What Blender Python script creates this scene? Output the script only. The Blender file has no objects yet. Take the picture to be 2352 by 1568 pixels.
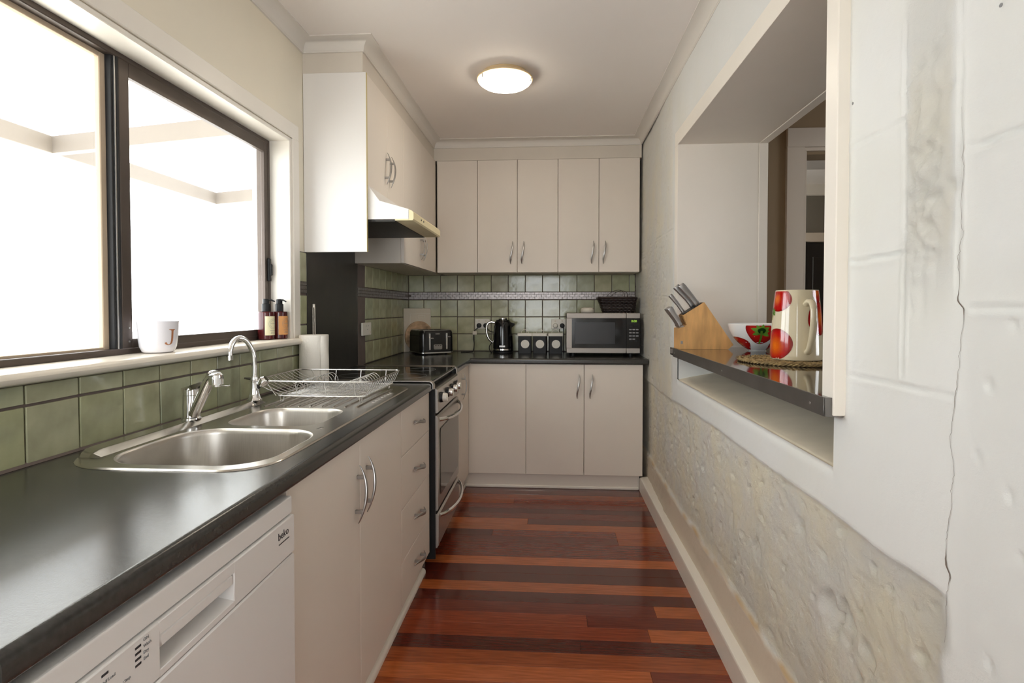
import bpy, bmesh, math, random
from mathutils import Vector, Matrix, noise
random.seed(7)
R = math.radians
sc = bpy.context.scene
COL = sc.collection

# ------------------------------------------------------------------ camera, sky, exposure
cam = bpy.data.cameras.new('camera')
cam.lens = 36 * 1241.84 / 2352
cam.sensor_width = 36
cam.shift_x = -7.69 / 2352
cam.shift_y = -48.9 / 2352
cam.clip_start = 0.02
cam.clip_end = 200
camo = bpy.data.objects.new('camera', cam)
COL.objects.link(camo)
camo.location = (0, 0, 1.2436)
camo.rotation_euler = (R(90 - 1.3015), 0, R(3.7439))
sc.camera = camo

SKY = 8.5
world = bpy.data.worlds.new('sky')
sc.world = world
world.use_nodes = True
bg = world.node_tree.nodes['Background']
bg.inputs[0].default_value = (0.93, 0.97, 1.0, 1)
bg.inputs[1].default_value = SKY
LAMP = 19.0
EXPOSURE = 0.04
sc.view_settings.view_transform = 'Standard'
sc.view_settings.look = 'None'
sc.view_settings.gamma = 1
sc.view_settings.use_curve_mapping = False
sc.view_settings.exposure = EXPOSURE
sc.cycles.use_denoising = True
sc.cycles.max_bounces = 10
sc.cycles.diffuse_bounces = 6
sc.cycles.caustics_reflective = False
sc.cycles.caustics_refractive = False
sc.cycles.sample_clamp_indirect = 8


def portal(name, loc, rot, sx, sy):
    """guides sampling of the sky through a real opening; gives no light of its own"""
    l = bpy.data.lights.new(name, 'AREA')
    l.shape = 'RECTANGLE'
    l.size, l.size_y = sx, sy
    l.cycles.is_portal = True
    o = bpy.data.objects.new(name, l)
    o.location = loc
    o.rotation_euler = rot
    COL.objects.link(o)


portal('window_portal', (-1.36, 1.49, 1.55), (0, R(-90), 0), 0.95, 1.8)
portal('rear_window_portal', (-0.2, -1.76, 1.35), (R(90), 0, 0), 1.0, 1.3)
portal('dining_window_portal', (4.3, 1.2, 1.5), (0, R(90), 0), 1.2, 1.4)

# ------------------------------------------------------------------ key planes (metres)
XL, XR, YB, ZC = -1.145, 0.645, 4.275, 2.469
P = 0.1352                                   # tile pitch
ZT = 0.9                                     # worktop height


# ------------------------------------------------------------------ materials
def nt(name):
    m = bpy.data.materials.new(name)
    m.use_nodes = True
    return m, m.node_tree.nodes, m.node_tree.links, m.node_tree.nodes['Principled BSDF']


def lin(c):
    return tuple((x / 12.92 if x <= 0.04045 else ((x + 0.055) / 1.055) ** 2.4) for x in (v / 255 for v in c)) + (1,)


def mat(name, col, rough=0.5, metal=0.0, spec=0.5, coat=0.0, var=0.0, vscale=6.0, bump=0.0, bscale=40.0, bdist=0.004, stretch=None, emit=None, estr=0.0, objcol=False, aniso=0.0, rvar=0.0):
    m, N, L, b = nt(name)
    b.inputs['Base Color'].default_value = col if len(col) == 4 else (*col, 1)
    b.inputs['Roughness'].default_value = rough
    b.inputs['Metallic'].default_value = metal
    b.inputs['Specular IOR Level'].default_value = spec
    b.inputs['Coat Weight'].default_value = coat
    if coat: b.inputs['Coat Roughness'].default_value = 0.12
    if emit:
        b.inputs['Emission Color'].default_value = (*emit[:3], 1)
        b.inputs['Emission Strength'].default_value = estr
    tc = N.new('ShaderNodeTexCoord')
    src = tc.outputs['Object']
    if stretch:
        mp = N.new('ShaderNodeMapping')
        mp.inputs['Scale'].default_value = stretch
        L.new(src, mp.inputs['Vector'])
        src = mp.outputs['Vector']
    base = None
    if objcol:
        oi = N.new('ShaderNodeObjectInfo')
        base = oi.outputs['Color']
        L.new(base, b.inputs['Base Color'])
    if var or rvar:
        n = N.new('ShaderNodeTexNoise')
        n.inputs['Scale'].default_value = vscale
        n.inputs['Detail'].default_value = 5
        L.new(src, n.inputs['Vector'])
        if var:
            h = N.new('ShaderNodeHueSaturation')
            mr = N.new('ShaderNodeMapRange')
            mr.inputs['From Min'].default_value = 0.3
            mr.inputs['From Max'].default_value = 0.7
            mr.inputs['To Min'].default_value = 1 - var
            mr.inputs['To Max'].default_value = 1 + var
            L.new(n.outputs['Fac'], mr.inputs['Value'])
            L.new(mr.outputs['Result'], h.inputs['Value'])
            if base: L.new(base, h.inputs['Color'])
            else: h.inputs['Color'].default_value = b.inputs['Base Color'].default_value
            L.new(h.outputs['Color'], b.inputs['Base Color'])
        if rvar:
            mr = N.new('ShaderNodeMapRange')
            mr.inputs['From Min'].default_value = 0.3
            mr.inputs['From Max'].default_value = 0.7
            mr.inputs['To Min'].default_value = max(0.02, rough - rvar)
            mr.inputs['To Max'].default_value = rough + rvar
            L.new(n.outputs['Fac'], mr.inputs['Value'])
            L.new(mr.outputs['Result'], b.inputs['Roughness'])
    if bump:
        n = N.new('ShaderNodeTexNoise')
        n.inputs['Scale'].default_value = bscale
        n.inputs['Detail'].default_value = 4
        L.new(src, n.inputs['Vector'])
        bp = N.new('ShaderNodeBump')
        bp.inputs['Strength'].default_value = bump
        bp.inputs['Distance'].default_value = bdist
        L.new(n.outputs['Fac'], bp.inputs['Height'])
        L.new(bp.outputs['Normal'], b.inputs['Normal'])
    return m


M = {}
M['cream_door'] = mat('cream_laminate', lin((228, 219, 209)), 0.42, var=0.015, vscale=3)
M['carcass'] = mat('carcass_board', lin((215, 207, 196)), 0.5, var=0.02)
M['white_panel'] = mat('white_laminate', lin((236, 233, 230)), 0.35)
M['gold_edge'] = mat('aged_edge_tape', lin((205, 190, 140)), 0.5)
M['paint_cream'] = mat('cream_wall_paint', lin((232, 224, 206)), 0.6, var=0.03, vscale=2, bump=0.05, bscale=120)
M['ceiling'] = mat('ceiling_paint', lin((241, 235, 231)), 0.75, var=0.015, vscale=1.5)
M['trim_white'] = mat('gloss_trim_paint', lin((238, 232, 222)), 0.35, var=0.02, vscale=5, bump=0.08, bscale=18)
M['cornice'] = mat('cornice_paint', lin((224, 219, 212)), 0.6)
M['sill'] = mat('sill_paint', lin((240, 232, 218)), 0.25, var=0.02, vscale=6, bump=0.03, bscale=20)
M['frame'] = mat('bronze_aluminium', lin((88, 78, 72)), 0.42, 0.55, var=0.05, vscale=10)
M['black_rubber'] = mat('black_seal', lin((22, 22, 24)), 0.6)
M['tan_timber'] = mat('tan_timber', lin((196, 176, 152)), 0.7, var=0.05)
M['chrome'] = mat('chrome', (0.82, 0.82, 0.82), 0.07, 1.0)
M['satin'] = mat('satin_nickel', (0.42, 0.41, 0.40), 0.36, 1.0)
M['wire'] = mat('rack_wire', (0.66, 0.66, 0.66), 0.24, 1.0)
M['steel'] = mat('brushed_steel', (0.56, 0.53, 0.49), 0.22, 1.0, var=0.03, vscale=60, stretch=(1, 14, 14), rvar=0.02)
M['steel_bowl'] = mat('brushed_sink_bowl', (0.56, 0.53, 0.49), 0.36, 1.0, var=0.05, vscale=22, stretch=(14, 1, 1), rvar=0.06)
M['oven_steel'] = mat('oven_steel', (0.52, 0.49, 0.46), 0.34, 1.0, var=0.04, vscale=25, stretch=(1, 1, 20))
M['shelf_metal'] = mat('dark_polished_shelf', (0.20, 0.175, 0.155), 0.07, 0.85, var=0.06, vscale=3)
M['edge_metal'] = mat('dull_steel_edge', (0.20, 0.19, 0.18), 0.42, 1.0, var=0.12, vscale=9)
M['black_gloss'] = mat('black_gloss', (0.006, 0.006, 0.007), 0.12)
M['black_glass'] = mat('black_glass', (0.010, 0.010, 0.010), 0.06)
M['black_satin'] = mat('black_satin', (0.010, 0.010, 0.011), 0.45, spec=0.3)
M['splash_black'] = mat('dark_splash_sheet', (0.034, 0.031, 0.028), 0.34, var=0.25, vscale=5, stretch=(3, 3, 0.6), rvar=0.06)
M['worktop'] = mat('charcoal_laminate', (0.036, 0.035, 0.033), 0.21, spec=0.6, var=0.16, vscale=110, bump=0.12, bscale=420, bdist=0.0006, rvar=0.02)
M['cooktop'] = mat('ceran_glass', (0.012, 0.012, 0.011), 0.08)
M['tile'] = mat('green_glazed_tile', lin((150, 156, 112)), 0.14, objcol=True, var=0.15, vscale=14, bump=0.20, bscale=20, rvar=0.05)
M['grout'] = mat('grout', lin((108, 96, 90)), 0.85, var=0.06, vscale=20)
M['mosaic'] = mat('metal_mosaic', (0.28, 0.255, 0.25), 0.34, 0.85, var=0.3, vscale=60)
M['plank'] = mat('jarrah_boards', lin((110, 48, 30)), 0.2, objcol=True, var=0.24, vscale=7, stretch=(1.3, 16, 16), coat=0.35, bump=0.02, bscale=60, rvar=0.04)
M['gap'] = mat('board_gap', (0.012, 0.006, 0.004), 0.8)
M['dw_white'] = mat('dishwasher_white', lin((229, 226, 224)), 0.35)
M['print_dark'] = mat('printed_ink', (0.03, 0.03, 0.035), 0.5)
M['print_grey'] = mat('printed_grey', (0.25, 0.25, 0.26), 0.5)
M['hood_cream'] = mat('yellowed_plastic', lin((232, 218, 176)), 0.4)
M['hood_filter'] = mat('greasy_filter_mesh', (0.02, 0.016, 0.012), 0.5, var=0.6, vscale=90, bump=0.5, bscale=150)
M['plastic_white'] = mat('white_plastic', lin((232, 227, 216)), 0.35)
M['plastic_warm'] = mat('ivory_plastic', lin((222, 212, 196)), 0.4)
M['paper'] = mat('paper_towel', lin((240, 234, 224)), 0.9, bump=0.35, bscale=90)
M['porcelain'] = mat('white_glazed_china', lin((240, 238, 236)), 0.10, coat=0.4)
M['jug_cream'] = mat('cream_glaze', lin((226, 214, 184)), 0.10, coat=0.5)
M['mug_glass'] = mat('white_frosted_glass', lin((238, 236, 242)), 0.2, coat=0.3)
M['copper_print'] = mat('copper_foil', lin((190, 130, 92)), 0.35, 0.4)
M['amber'] = mat('dark_red_bottle', (0.07, 0.008, 0.009), 0.12)
M['label_cream'] = mat('cream_label', lin((232, 226, 190)), 0.5)
M['label_orange'] = mat('orange_label', lin((222, 160, 98)), 0.5)
M['board_wood'] = mat('worn_round_board', lin((192, 160, 128)), 0.55, var=0.55, vscale=12, stretch=(1, 1, 2))
M['block_wood'] = mat('beech_block', lin((214, 164, 104)), 0.42, var=0.2, vscale=6, stretch=(6, 1, 1.2))
M['seagrass'] = mat('seagrass', lin((150, 126, 84)), 0.8, var=0.5, vscale=45)
M['wicker'] = mat('dark_wicker', (0.022, 0.010, 0.008), 0.5, var=0.5, vscale=60)
M['leaf_green'] = mat('painted_leaf_green', lin((96, 140, 48)), 0.12, var=0.45, vscale=30)
M['leaf_dark'] = mat('painted_leaf_dark', lin((24, 54, 18)), 0.12)
M['stone'] = mat('white_stone', lin((216, 208, 194)), 0.45, var=0.05)
M['lamp_ring'] = mat('lamp_ring', lin((214, 190, 150)), 0.4)
M['lamp_glass'] = mat('lit_opal_glass', (0.9, 0.85, 0.75), 0.3, emit=(1.0, 0.89, 0.72), estr=LAMP)
M['led'] = mat('green_display', (0.02, 0.03, 0.01), 0.4, emit=(0.55, 1.0, 0.08), estr=0.75)
M['silver_plate'] = mat('microwave_silver', (0.40, 0.365, 0.335), 0.48, 0.6)
M['oven_glass'] = mat('oven_glass', (0.10, 0.085, 0.07), 0.05, 0.25)
M['mw_glass'] = mat('microwave_window', (0.03, 0.03, 0.033), 0.3, spec=0.4)
M['patio_sheet'] = mat('patio_roof_paint', lin((250, 249, 246)), 0.6)
M['patio_beam'] = mat('patio_beam_paint', lin((122, 114, 107)), 0.5)
M['ground'] = mat('pale_concrete', lin((230, 226, 219)), 0.9, var=0.06)
M['dining_wall'] = mat('dining_wall_paint', lin((150, 128, 100)), 0.7, var=0.04, vscale=2)
M['dining_trim'] = mat('dining_trim_paint', lin((214, 202, 188)), 0.4)
M['hall_wall'] = mat('hall_wall_paint', lin((122, 116, 108)), 0.7)
M['hall_dark'] = mat('hall_furniture', (0.02, 0.018, 0.018), 0.4)
M['crack'] = mat('crack_shadow', (0.16, 0.12, 0.095), 0.9)
M['ledge'] = mat('ledge_plaster', lin((240, 228, 206)), 0.6, var=0.05, vscale=9, bump=0.15, bscale=40)
M['lining'] = mat('lining_paint', lin((232, 224, 213)), 0.5, var=0.03, vscale=3)


def glass_mat():
    m, N, L, b = nt('window_glass')
    out = N['Material Output']
    tr = N.new('ShaderNodeBsdfTransparent')
    tr.inputs[0].default_value = (0.97, 0.975, 0.975, 1)
    gl = N.new('ShaderNodeBsdfGlossy')
    gl.inputs['Roughness'].default_value = 0.02
    lw = N.new('ShaderNodeLayerWeight')
    lw.inputs[0].default_value = 0.5
    pw = N.new('ShaderNodeMath'); pw.operation = 'POWER'; pw.inputs[1].default_value = 5
    L.new(lw.outputs['Facing'], pw.inputs[0])
    fr = N.new('ShaderNodeMath'); fr.operation = 'MULTIPLY_ADD'; fr.inputs[1].default_value = 0.9; fr.inputs[2].default_value = 0.03
    L.new(pw.outputs[0], fr.inputs[0])
    mx = N.new('ShaderNodeMixShader')
    L.new(fr.outputs[0], mx.inputs[0]); L.new(tr.outputs[0], mx.inputs[1]); L.new(gl.outputs[0], mx.inputs[2])
    L.new(mx.outputs[0], out.inputs['Surface'])
    return m


M['glass'] = glass_mat()


def translucent_mat():
    m, N, L, b = nt('translucent_sheet')
    out = N['Material Output']
    tr = N.new('ShaderNodeBsdfTranslucent')
    tr.inputs[0].default_value = (0.80, 0.80, 0.78, 1)
    b.inputs['Base Color'].default_value = lin((248, 246, 240))
    b.inputs['Roughness'].default_value = 0.6
    mx = N.new('ShaderNodeMixShader')
    mx.inputs[0].default_value = 0.42
    L.new(b.outputs[0], mx.inputs[1]); L.new(tr.outputs[0], mx.inputs[2])
    L.new(mx.outputs[0], out.inputs['Surface'])
    return m


M['patio_sheet'] = translucent_mat()


def vcol_mat(name, rough, coat):
    """glaze whose own colour comes from the mesh (painted fruit)"""
    m, N, L, b = nt(name)
    a = N.new('ShaderNodeAttribute')
    a.attribute_name = 'paint'
    n = N.new('ShaderNodeTexNoise')
    n.inputs['Scale'].default_value = 40
    h = N.new('ShaderNodeHueSaturation')
    mr = N.new('ShaderNodeMapRange')
    mr.inputs['To Min'].default_value = 0.75; mr.inputs['To Max'].default_value = 1.25
    L.new(n.outputs['Fac'], mr.inputs['Value']); L.new(mr.outputs[0], h.inputs['Value'])
    L.new(a.outputs['Color'], h.inputs['Color']); L.new(h.outputs['Color'], b.inputs['Base Color'])
    b.inputs['Roughness'].default_value = rough
    b.inputs['Coat Weight'].default_value = coat
    return m


M['fruit_paint'] = vcol_mat('painted_fruit_glaze', 0.1, 0.5)


def plaster_mat():
    """old limewashed wall: white over cream over grey lavender, patchier where the render is rough"""
    m, N, L, b = nt('limewashed_plaster')
    geo = N.new('ShaderNodeNewGeometry')
    att = N.new('ShaderNodeAttribute'); att.attribute_name = 'rough'
    sep = N.new('ShaderNodeSeparateColor'); L.new(att.outputs['Color'], sep.inputs[0])

    def noise_(scale, detail, stretch=(1, 1, 1), rgh=0.6):
        mp = N.new('ShaderNodeMapping'); mp.inputs['Scale'].default_value = stretch
        L.new(geo.outputs['Position'], mp.inputs['Vector'])
        n = N.new('ShaderNodeTexNoise'); n.inputs['Scale'].default_value = scale
        n.inputs['Detail'].default_value = detail; n.inputs['Roughness'].default_value = rgh
        L.new(mp.outputs[0], n.inputs['Vector'])
        return n.outputs['Fac']

    def rng(s, a, c, t0=0., t1=1.):
        r = N.new('ShaderNodeMapRange'); r.inputs['From Min'].default_value = a; r.inputs['From Max'].default_value = c
        r.inputs['To Min'].default_value = t0; r.inputs['To Max'].default_value = t1
        L.new(s, r.inputs['Value']); return r.outputs[0]

    def mul(a, c):
        q = N.new('ShaderNodeMath'); q.operation = 'MULTIPLY'; L.new(a, q.inputs[0])
        if isinstance(c, float): q.inputs[1].default_value = c
        else: L.new(c, q.inputs[1])
        return q.outputs[0]

    def mix(f, a, c):
        x = N.new('ShaderNodeMix'); x.data_type = 'RGBA'; L.new(f, x.inputs[0])
        for v, i in ((a, 6), (c, 7)):
            if isinstance(v, tuple): x.inputs[i].default_value = v
            else: L.new(v, x.inputs[i])
        return x.outputs[2]

    R_ = sep.outputs[0]
    white = lin((226, 227, 225)); cream = lin((240, 232, 209)); grey = lin((228, 224, 222)); dirt = lin((196, 182, 152))
    c = mix(rng(noise_(2.2, 3), 0.45, 0.7), white, lin((224, 224, 218)))
    c = mix(mul(rng(noise_(3.0, 6), 0.40, 0.62, 0.28, 1.0), rng(R_, 0.3, 1.0)), c, cream)
    c = mix(mul(rng(noise_(4.5, 5, (1, 1, 0.6)), 0.5, 0.64), rng(R_, 0.1, 0.9, 0.0, 0.5)), c, grey)
    c = mix(mul(rng(noise_(26, 6, (1, 0.5, 1)), 0.60, 0.72), mul(R_, 0.3)), c, dirt)
    c = mix(mul(rng(noise_(60, 4, (1, 1, 0.5)), 0.60, 0.70), mul(R_, 0.35)), c, lin((246, 244, 238)))
    c = mix(rng(sep.outputs[1], 0.0, 0.7), c, lin((204, 172, 120)))
    c = mix(rng(sep.outputs[2], 0.0, 1.0), c, lin((222, 210, 192)))
    L.new(c, b.inputs['Base Color'])
    b.inputs['Roughness'].default_value = 0.62
    h1 = noise_(85, 9, (1, 0.65, 1), 0.78)
    h2 = noise_(9, 3)
    ad = N.new('ShaderNodeMath'); ad.operation = 'ADD'
    L.new(mul(h1, rng(R_, 0.0, 1.0, 0.12, 1.0)), ad.inputs[0]); L.new(mul(h2, 0.5), ad.inputs[1])
    bp = N.new('ShaderNodeBump'); bp.inputs['Strength'].default_value = 0.9; bp.inputs['Distance'].default_value = 0.0075
    L.new(ad.outputs[0], bp.inputs['Height']); L.new(bp.outputs[0], b.inputs['Normal'])
    return m


M['plaster'] = plaster_mat()


# ------------------------------------------------------------------ geometry helpers
def rrect4(x0, x1, y0, y1, rs, n=8):
    """rounded rectangle with its own radius at each corner (far right, far left, near left, near right)"""
    pts = []
    for (cx, cy, a0), r in zip(((x1, y1, 0), (x0, y1, 90), (x0, y0, 180), (x1, y0, 270)), rs):
        cx += -r if cx == x1 else r
        cy += -r if cy == y1 else r
        for k in range(n + 1):
            a = R(a0 + 90 * k / n)
            pts.append((cx + r * math.cos(a), cy + r * math.sin(a)))
    return pts


def rrect(x0, x1, y0, y1, r, n=6):
    """rounded rectangle, counter-clockwise list of (x, y)"""
    r = min(r, (x1 - x0) / 2 - 1e-5, (y1 - y0) / 2 - 1e-5)
    pts = []
    for cx, cy, a0 in ((x1 - r, y1 - r, 0), (x0 + r, y1 - r, 90), (x0 + r, y0 + r, 180), (x1 - r, y0 + r, 270)):
        for k in range(n + 1):
            a = R(a0 + 90 * k / n)
            pts.append((cx + r * math.cos(a), cy + r * math.sin(a)))
    return pts


class MB:
    def __init__(s):
        s.v = []; s.f = []; s.c = []

    def add(s, verts, faces):
        o = len(s.v)
        s.v += [tuple(v) for v in verts]
        s.f += [tuple(i + o for i in f) for f in faces]
        return s

    def box(s, x0, x1, y0, y1, z0, z1, bev=0.0, seg=1):
        x0, x1 = min(x0, x1), max(x0, x1); y0, y1 = min(y0, y1), max(y0, y1); z0, z1 = min(z0, z1), max(z0, z1)
        if bev <= 0:
            v = [(x, y, z) for x in (x0, x1) for y in (y0, y1) for z in (z0, z1)]
            return s.add(v, [(0, 1, 3, 2), (4, 6, 7, 5), (0, 4, 5, 1), (2, 3, 7, 6), (0, 2, 6, 4), (1, 5, 7, 3)])
        b = bmesh.new()
        bmesh.ops.create_cube(b, size=1)
        for v in b.verts:
            v.co = ((x0 + x1) / 2 + v.co.x * (x1 - x0), (y0 + y1) / 2 + v.co.y * (y1 - y0), (z0 + z1) / 2 + v.co.z * (z1 - z0))
        bev = min(bev, 0.49 * min(x1 - x0, y1 - y0, z1 - z0))
        bmesh.ops.bevel(b, geom=b.edges[:], offset=bev, segments=seg, affect='EDGES', profile=0.5)
        b.verts.index_update()
        s.add([v.co[:] for v in b.verts], [[v.index for v in f.verts] for f in b.faces])
        b.free()
        return s

    def tube(s, path, r, n=8, closed=False, cap=True, flat=1.0, up=None):
        P_ = [Vector(p) for p in path]
        k = len(P_)
        rs = r if isinstance(r, (list, tuple)) else [r] * k
        tang = []
        for i in range(k):
            a = P_[(i - 1) % k] if (closed or i > 0) else P_[0]
            b = P_[(i + 1) % k] if (closed or i < k - 1) else P_[-1]
            t = (b - a)
            tang.append(t.normalized() if t.length > 1e-9 else Vector((0, 0, 1)))
        ref = Vector(up) if up else (Vector((0, 0, 1)) if abs(tang[0].z) < 0.9 else Vector((1, 0, 0)))
        nrm = (ref - tang[0] * ref.dot(tang[0])).normalized()
        rings = []
        for i in range(k):
            nrm = nrm - tang[i] * nrm.dot(tang[i])
            nrm = nrm.normalized() if nrm.length > 1e-6 else tang[i].orthogonal().normalized()
            bn = tang[i].cross(nrm)
            rings.append([P_[i] + (nrm * math.cos(2 * math.pi * j / n) * flat + bn * math.sin(2 * math.pi * j / n)) * rs[i] for j in range(n)])
        o = len(s.v)
        for rg in rings: s.v += [tuple(p) for p in rg]
        m = k if closed else k - 1
        for i in range(m):
            a = o + i * n; b = o + ((i + 1) % k) * n
            for j in range(n):
                s.f.append((a + j, a + (j + 1) % n, b + (j + 1) % n, b + j))
        if cap and not closed:
            s.f.append(tuple(o + j for j in reversed(range(n))))
            s.f.append(tuple(o + (k - 1) * n + j for j in range(n)))
        return s

    def lathe(s, prof, c=(0, 0, 0), n=32, cap0=True, cap1=True):
        o = len(s.v)
        for r, z in prof:
            for j in range(n):
                a = 2 * math.pi * j / n
                s.v.append((c[0] + r * math.cos(a), c[1] + r * math.sin(a), c[2] + z))
        for i in range(len(prof) - 1):
            for j in range(n):
                a = o + i * n; b = a + n
                s.f.append((a + j, a + (j + 1) % n, b + (j + 1) % n, b + j))
        if cap0: s.f.append(tuple(o + j for j in reversed(range(n))))
        if cap1: s.f.append(tuple(o + (len(prof) - 1) * n + j for j in range(n)))
        return s

    def loft(s, loops, cap0=True, cap1=True):
        o = len(s.v); n = len(loops[0])
        for lp in loops: s.v += [tuple(p) for p in lp]
        for i in range(len(loops) - 1):
            a = o + i * n; b = a + n
            for j in range(n):
                s.f.append((a + j, a + (j + 1) % n, b + (j + 1) % n, b + j))
        if cap0: s.f.append(tuple(o + j for j in reversed(range(n))))
        if cap1: s.f.append(tuple(o + (len(loops) - 1) * n + j for j in range(n)))
        return s

    def prism(s, poly, axis, a0, a1):
        """poly is 2-D; axis 'x': (y,z), 'y': (x,z), 'z': (x,y)"""
        def p3(p, a):
            return {'x': (a, p[0], p[1]), 'y': (p[0], a, p[1]), 'z': (p[0], p[1], a)}[axis]
        return s.loft([[p3(p, a0) for p in poly], [p3(p, a1) for p in poly]])

    def xf(s, mtx, start=0):
        for i in range(start, len(s.v)): s.v[i] = tuple(mtx @ Vector(s.v[i]))
        return s

    def mesh(s, name, m=None, off=(0, 0, 0), smooth=40):
        me = bpy.data.meshes.new(name)
        me.from_pydata([(v[0] - off[0], v[1] - off[1], v[2] - off[2]) for v in s.v], [], s.f)
        b = bmesh.new(); b.from_mesh(me)
        bmesh.ops.recalc_face_normals(b, faces=b.faces[:])
        b.to_mesh(me); b.free()
        if smooth:
            me.polygons.foreach_set('use_smooth', [True] * len(me.polygons))
            me.set_sharp_from_angle(angle=R(smooth))
        if m: me.materials.append(m)
        return me


def link(name, me, parent=None, loc=(0, 0, 0), rot=(0, 0, 0)):
    o = bpy.data.objects.new(name, me)
    COL.objects.link(o)
    o.parent = parent
    o.location = loc
    o.rotation_euler = rot
    return o


def thing(name, label, cat, loc=(0, 0, 0), rotz=0.0, group=None):
    o = link(name, None, None, loc, (0, 0, rotz))
    o.empty_display_size = 0.05
    o['label'] = label; o['category'] = cat
    if group: o['group'] = group
    return o


def weighted(o):
    md = o.modifiers.new('even_normals', 'WEIGHTED_NORMAL')
    md.keep_sharp = True
    md.weight = 80
    return o


def root_loc(o):
    while o.parent: o = o.parent
    return o.location


def part(name, mb, m, parent, world=True, smooth=40, label=None, kind=None):
    """a mesh under its thing; world=True: the shape is given in room coordinates (thing not rotated)"""
    off = root_loc(parent) if world else (0, 0, 0)
    o = link(name, mb.mesh(name, m, off, smooth), parent)
    if smooth: weighted(o)
    if label: o['label'] = label
    if kind: o['kind'] = kind
    return o


def solo(name, mb, m, label, cat, group=None, smooth=40):
    o = link(name, mb.mesh(name, m, (0, 0, 0), smooth))
    if smooth: weighted(o)
    o['label'] = label; o['category'] = cat
    if group: o['group'] = group
    return o


def struct(name, mb, m, label, parent=None, smooth=40):
    o = link(name, mb.mesh(name, m, (0, 0, 0), smooth), parent)
    if smooth: weighted(o)
    if parent is None:
        o['kind'] = 'structure'
        o['label'] = label
    return o


def text_mesh(s, size, m, depth=0.0003):
    cu = bpy.data.curves.new('txt', 'FONT')
    cu.body = s; cu.size = size; cu.extrude = depth; cu.resolution_u = 3
    o = bpy.data.objects.new('txt', cu)
    COL.objects.link(o)
    dg = bpy.context.evaluated_depsgraph_get()
    me = bpy.data.meshes.new_from_object(o.evaluated_get(dg))
    bpy.data.objects.remove(o); bpy.data.curves.remove(cu)
    me.materials.clear(); me.materials.append(m)
    return me


FACE_X = Matrix(((0, 0, 1), (1, 0, 0), (0, 1, 0))).to_euler()      # print on a face that looks along +X
FACE_Y = Matrix(((1, 0, 0), (0, 0, -1), (0, 1, 0))).to_euler()     # print on a face that looks along -Y


def smooth_path(pts, n=6):
    """Catmull-Rom through pts"""
    P_ = [Vector(p) for p in pts]
    out = []
    for i in range(len(P_) - 1):
        p0 = P_[max(i - 1, 0)]; p1 = P_[i]; p2 = P_[i + 1]; p3 = P_[min(i + 2, len(P_) - 1)]
        for k in range(n):
            t = k / n
            out.append(0.5 * ((2 * p1) + (p2 - p0) * t + (2 * p0 - 5 * p1 + 4 * p2 - p3) * t * t + (3 * p1 - p0 - 3 * p2 + p3) * t ** 3))
    out.append(P_[-1])
    return out


# ------------------------------------------------------------------ room shell
# floor: dark base with every board a plank of its own
fl = struct('floor', MB().box(XL, 5.2, -1.7, 6.4, -0.06, -0.0125), M['gap'], 'varnished red hardwood strip floor of the galley kitchen')
DK, DR, MR, RR, OB, OR = (90, 36, 25), (106, 42, 26), (120, 51, 30), (138, 60, 32), (154, 77, 40), (172, 91, 47)
rows = {0: [(None, DK)], 1: [(None, DR)], 2: [(None, OB)], 3: [(-0.234, OB), (None, RR)], 4: [(None, MR)], 5: [(None, DK)], 6: [(None, MR)],
        7: [(-0.132, OR), (None, DK)], 8: [(None, OR)], 9: [(-0.321, DK), (0.357, MR), (None, OB)], 10: [(0.357, DR), (None, OB)], 11: [(None, DR)], 12: [(None, MR)], 13: [(None, OR)],
        14: [(None, DK)], 15: [(None, DK)], 16: [(None, OR)], 17: [(None, DK)], 18: [(0.428, DR), (None, OR)], 19: [(0.146, RR), (None, DR)],
        20: [(0.375, RR), (None, OR)], 21: [(0.111, DK), (None, DK)], 22: [(None, OB)], 23: [(0.341, OR), (None, MR)], 24: [(None, OB)]}
for k in range(-1, 58):
    y1 = 3.74 - 0.0823 * k
    segs = rows.get(k)
    if segs is None:
        segs = [(random.uniform(-0.3, 0.4), random.choice((DK, DR, RR, OB))), (None, random.choice((DR, MR, OR)))]
    x = -0.66
    for xe, c in segs:
        xe_ = 0.70 if xe is None else xe
        mb = MB().box(x + 0.0004, xe_ - 0.0004, y1 - 0.0823 + 0.0005, y1 - 0.0005, -0.0125, 0.0, 0.0006)
        o = link('plank', mb.mesh('plank', M['plank'], ((x + xe_) / 2, y1, 0), 0), fl, ((x + xe_) / 2, y1, 0))
        j = random.uniform(0.88, 1.12)
        o.color = tuple(min(1, v * j) for v in lin(c)[:3]) + (1,)
        x = xe_

struct('ceiling', MB().box(XL - 0.2, 5.2, -1.8, 6.6, ZC, ZC + 0.1), M['ceiling'], 'plain off-white painted plasterboard ceiling over the kitchen')

# left wall with the window hole (window Y 0.66..2.315, Z 1.10..1.98)
WY0, WY1, WZ0, WZ1 = 0.66, 2.318, 1.085, 1.985
XO = XL - 0.17
wl = struct('wall_left', MB().box(XO, XL, -1.8, WY0, 0, ZC).box(XO, XL, WY1, 4.5, 0, ZC).box(XO, XL, WY0, WY1, 0, WZ0).box(XO, XL, WY0, WY1, WZ1, ZC),
            M['paint_cream'], 'cream painted window wall on the left of the kitchen')
wb = struct('wall_back', MB().box(XL - 0.17, 1.06, YB, YB + 0.12, 0, ZC), M['paint_cream'], 'tiled end wall behind the kettle and microwave')
struct('wall_rear', MB().box(XL - 0.17, -0.70, -1.75, -1.6, 0, ZC).box(0.30, 5.2, -1.75, -1.6, 0, ZC).box(-0.70, 0.30, -1.75, -1.6, 2.0, ZC).box(-0.70, 0.30, -1.75, -1.6, 0, 0.7),
       M['paint_cream'], 'cream wall behind the camera with an open window')


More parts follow.
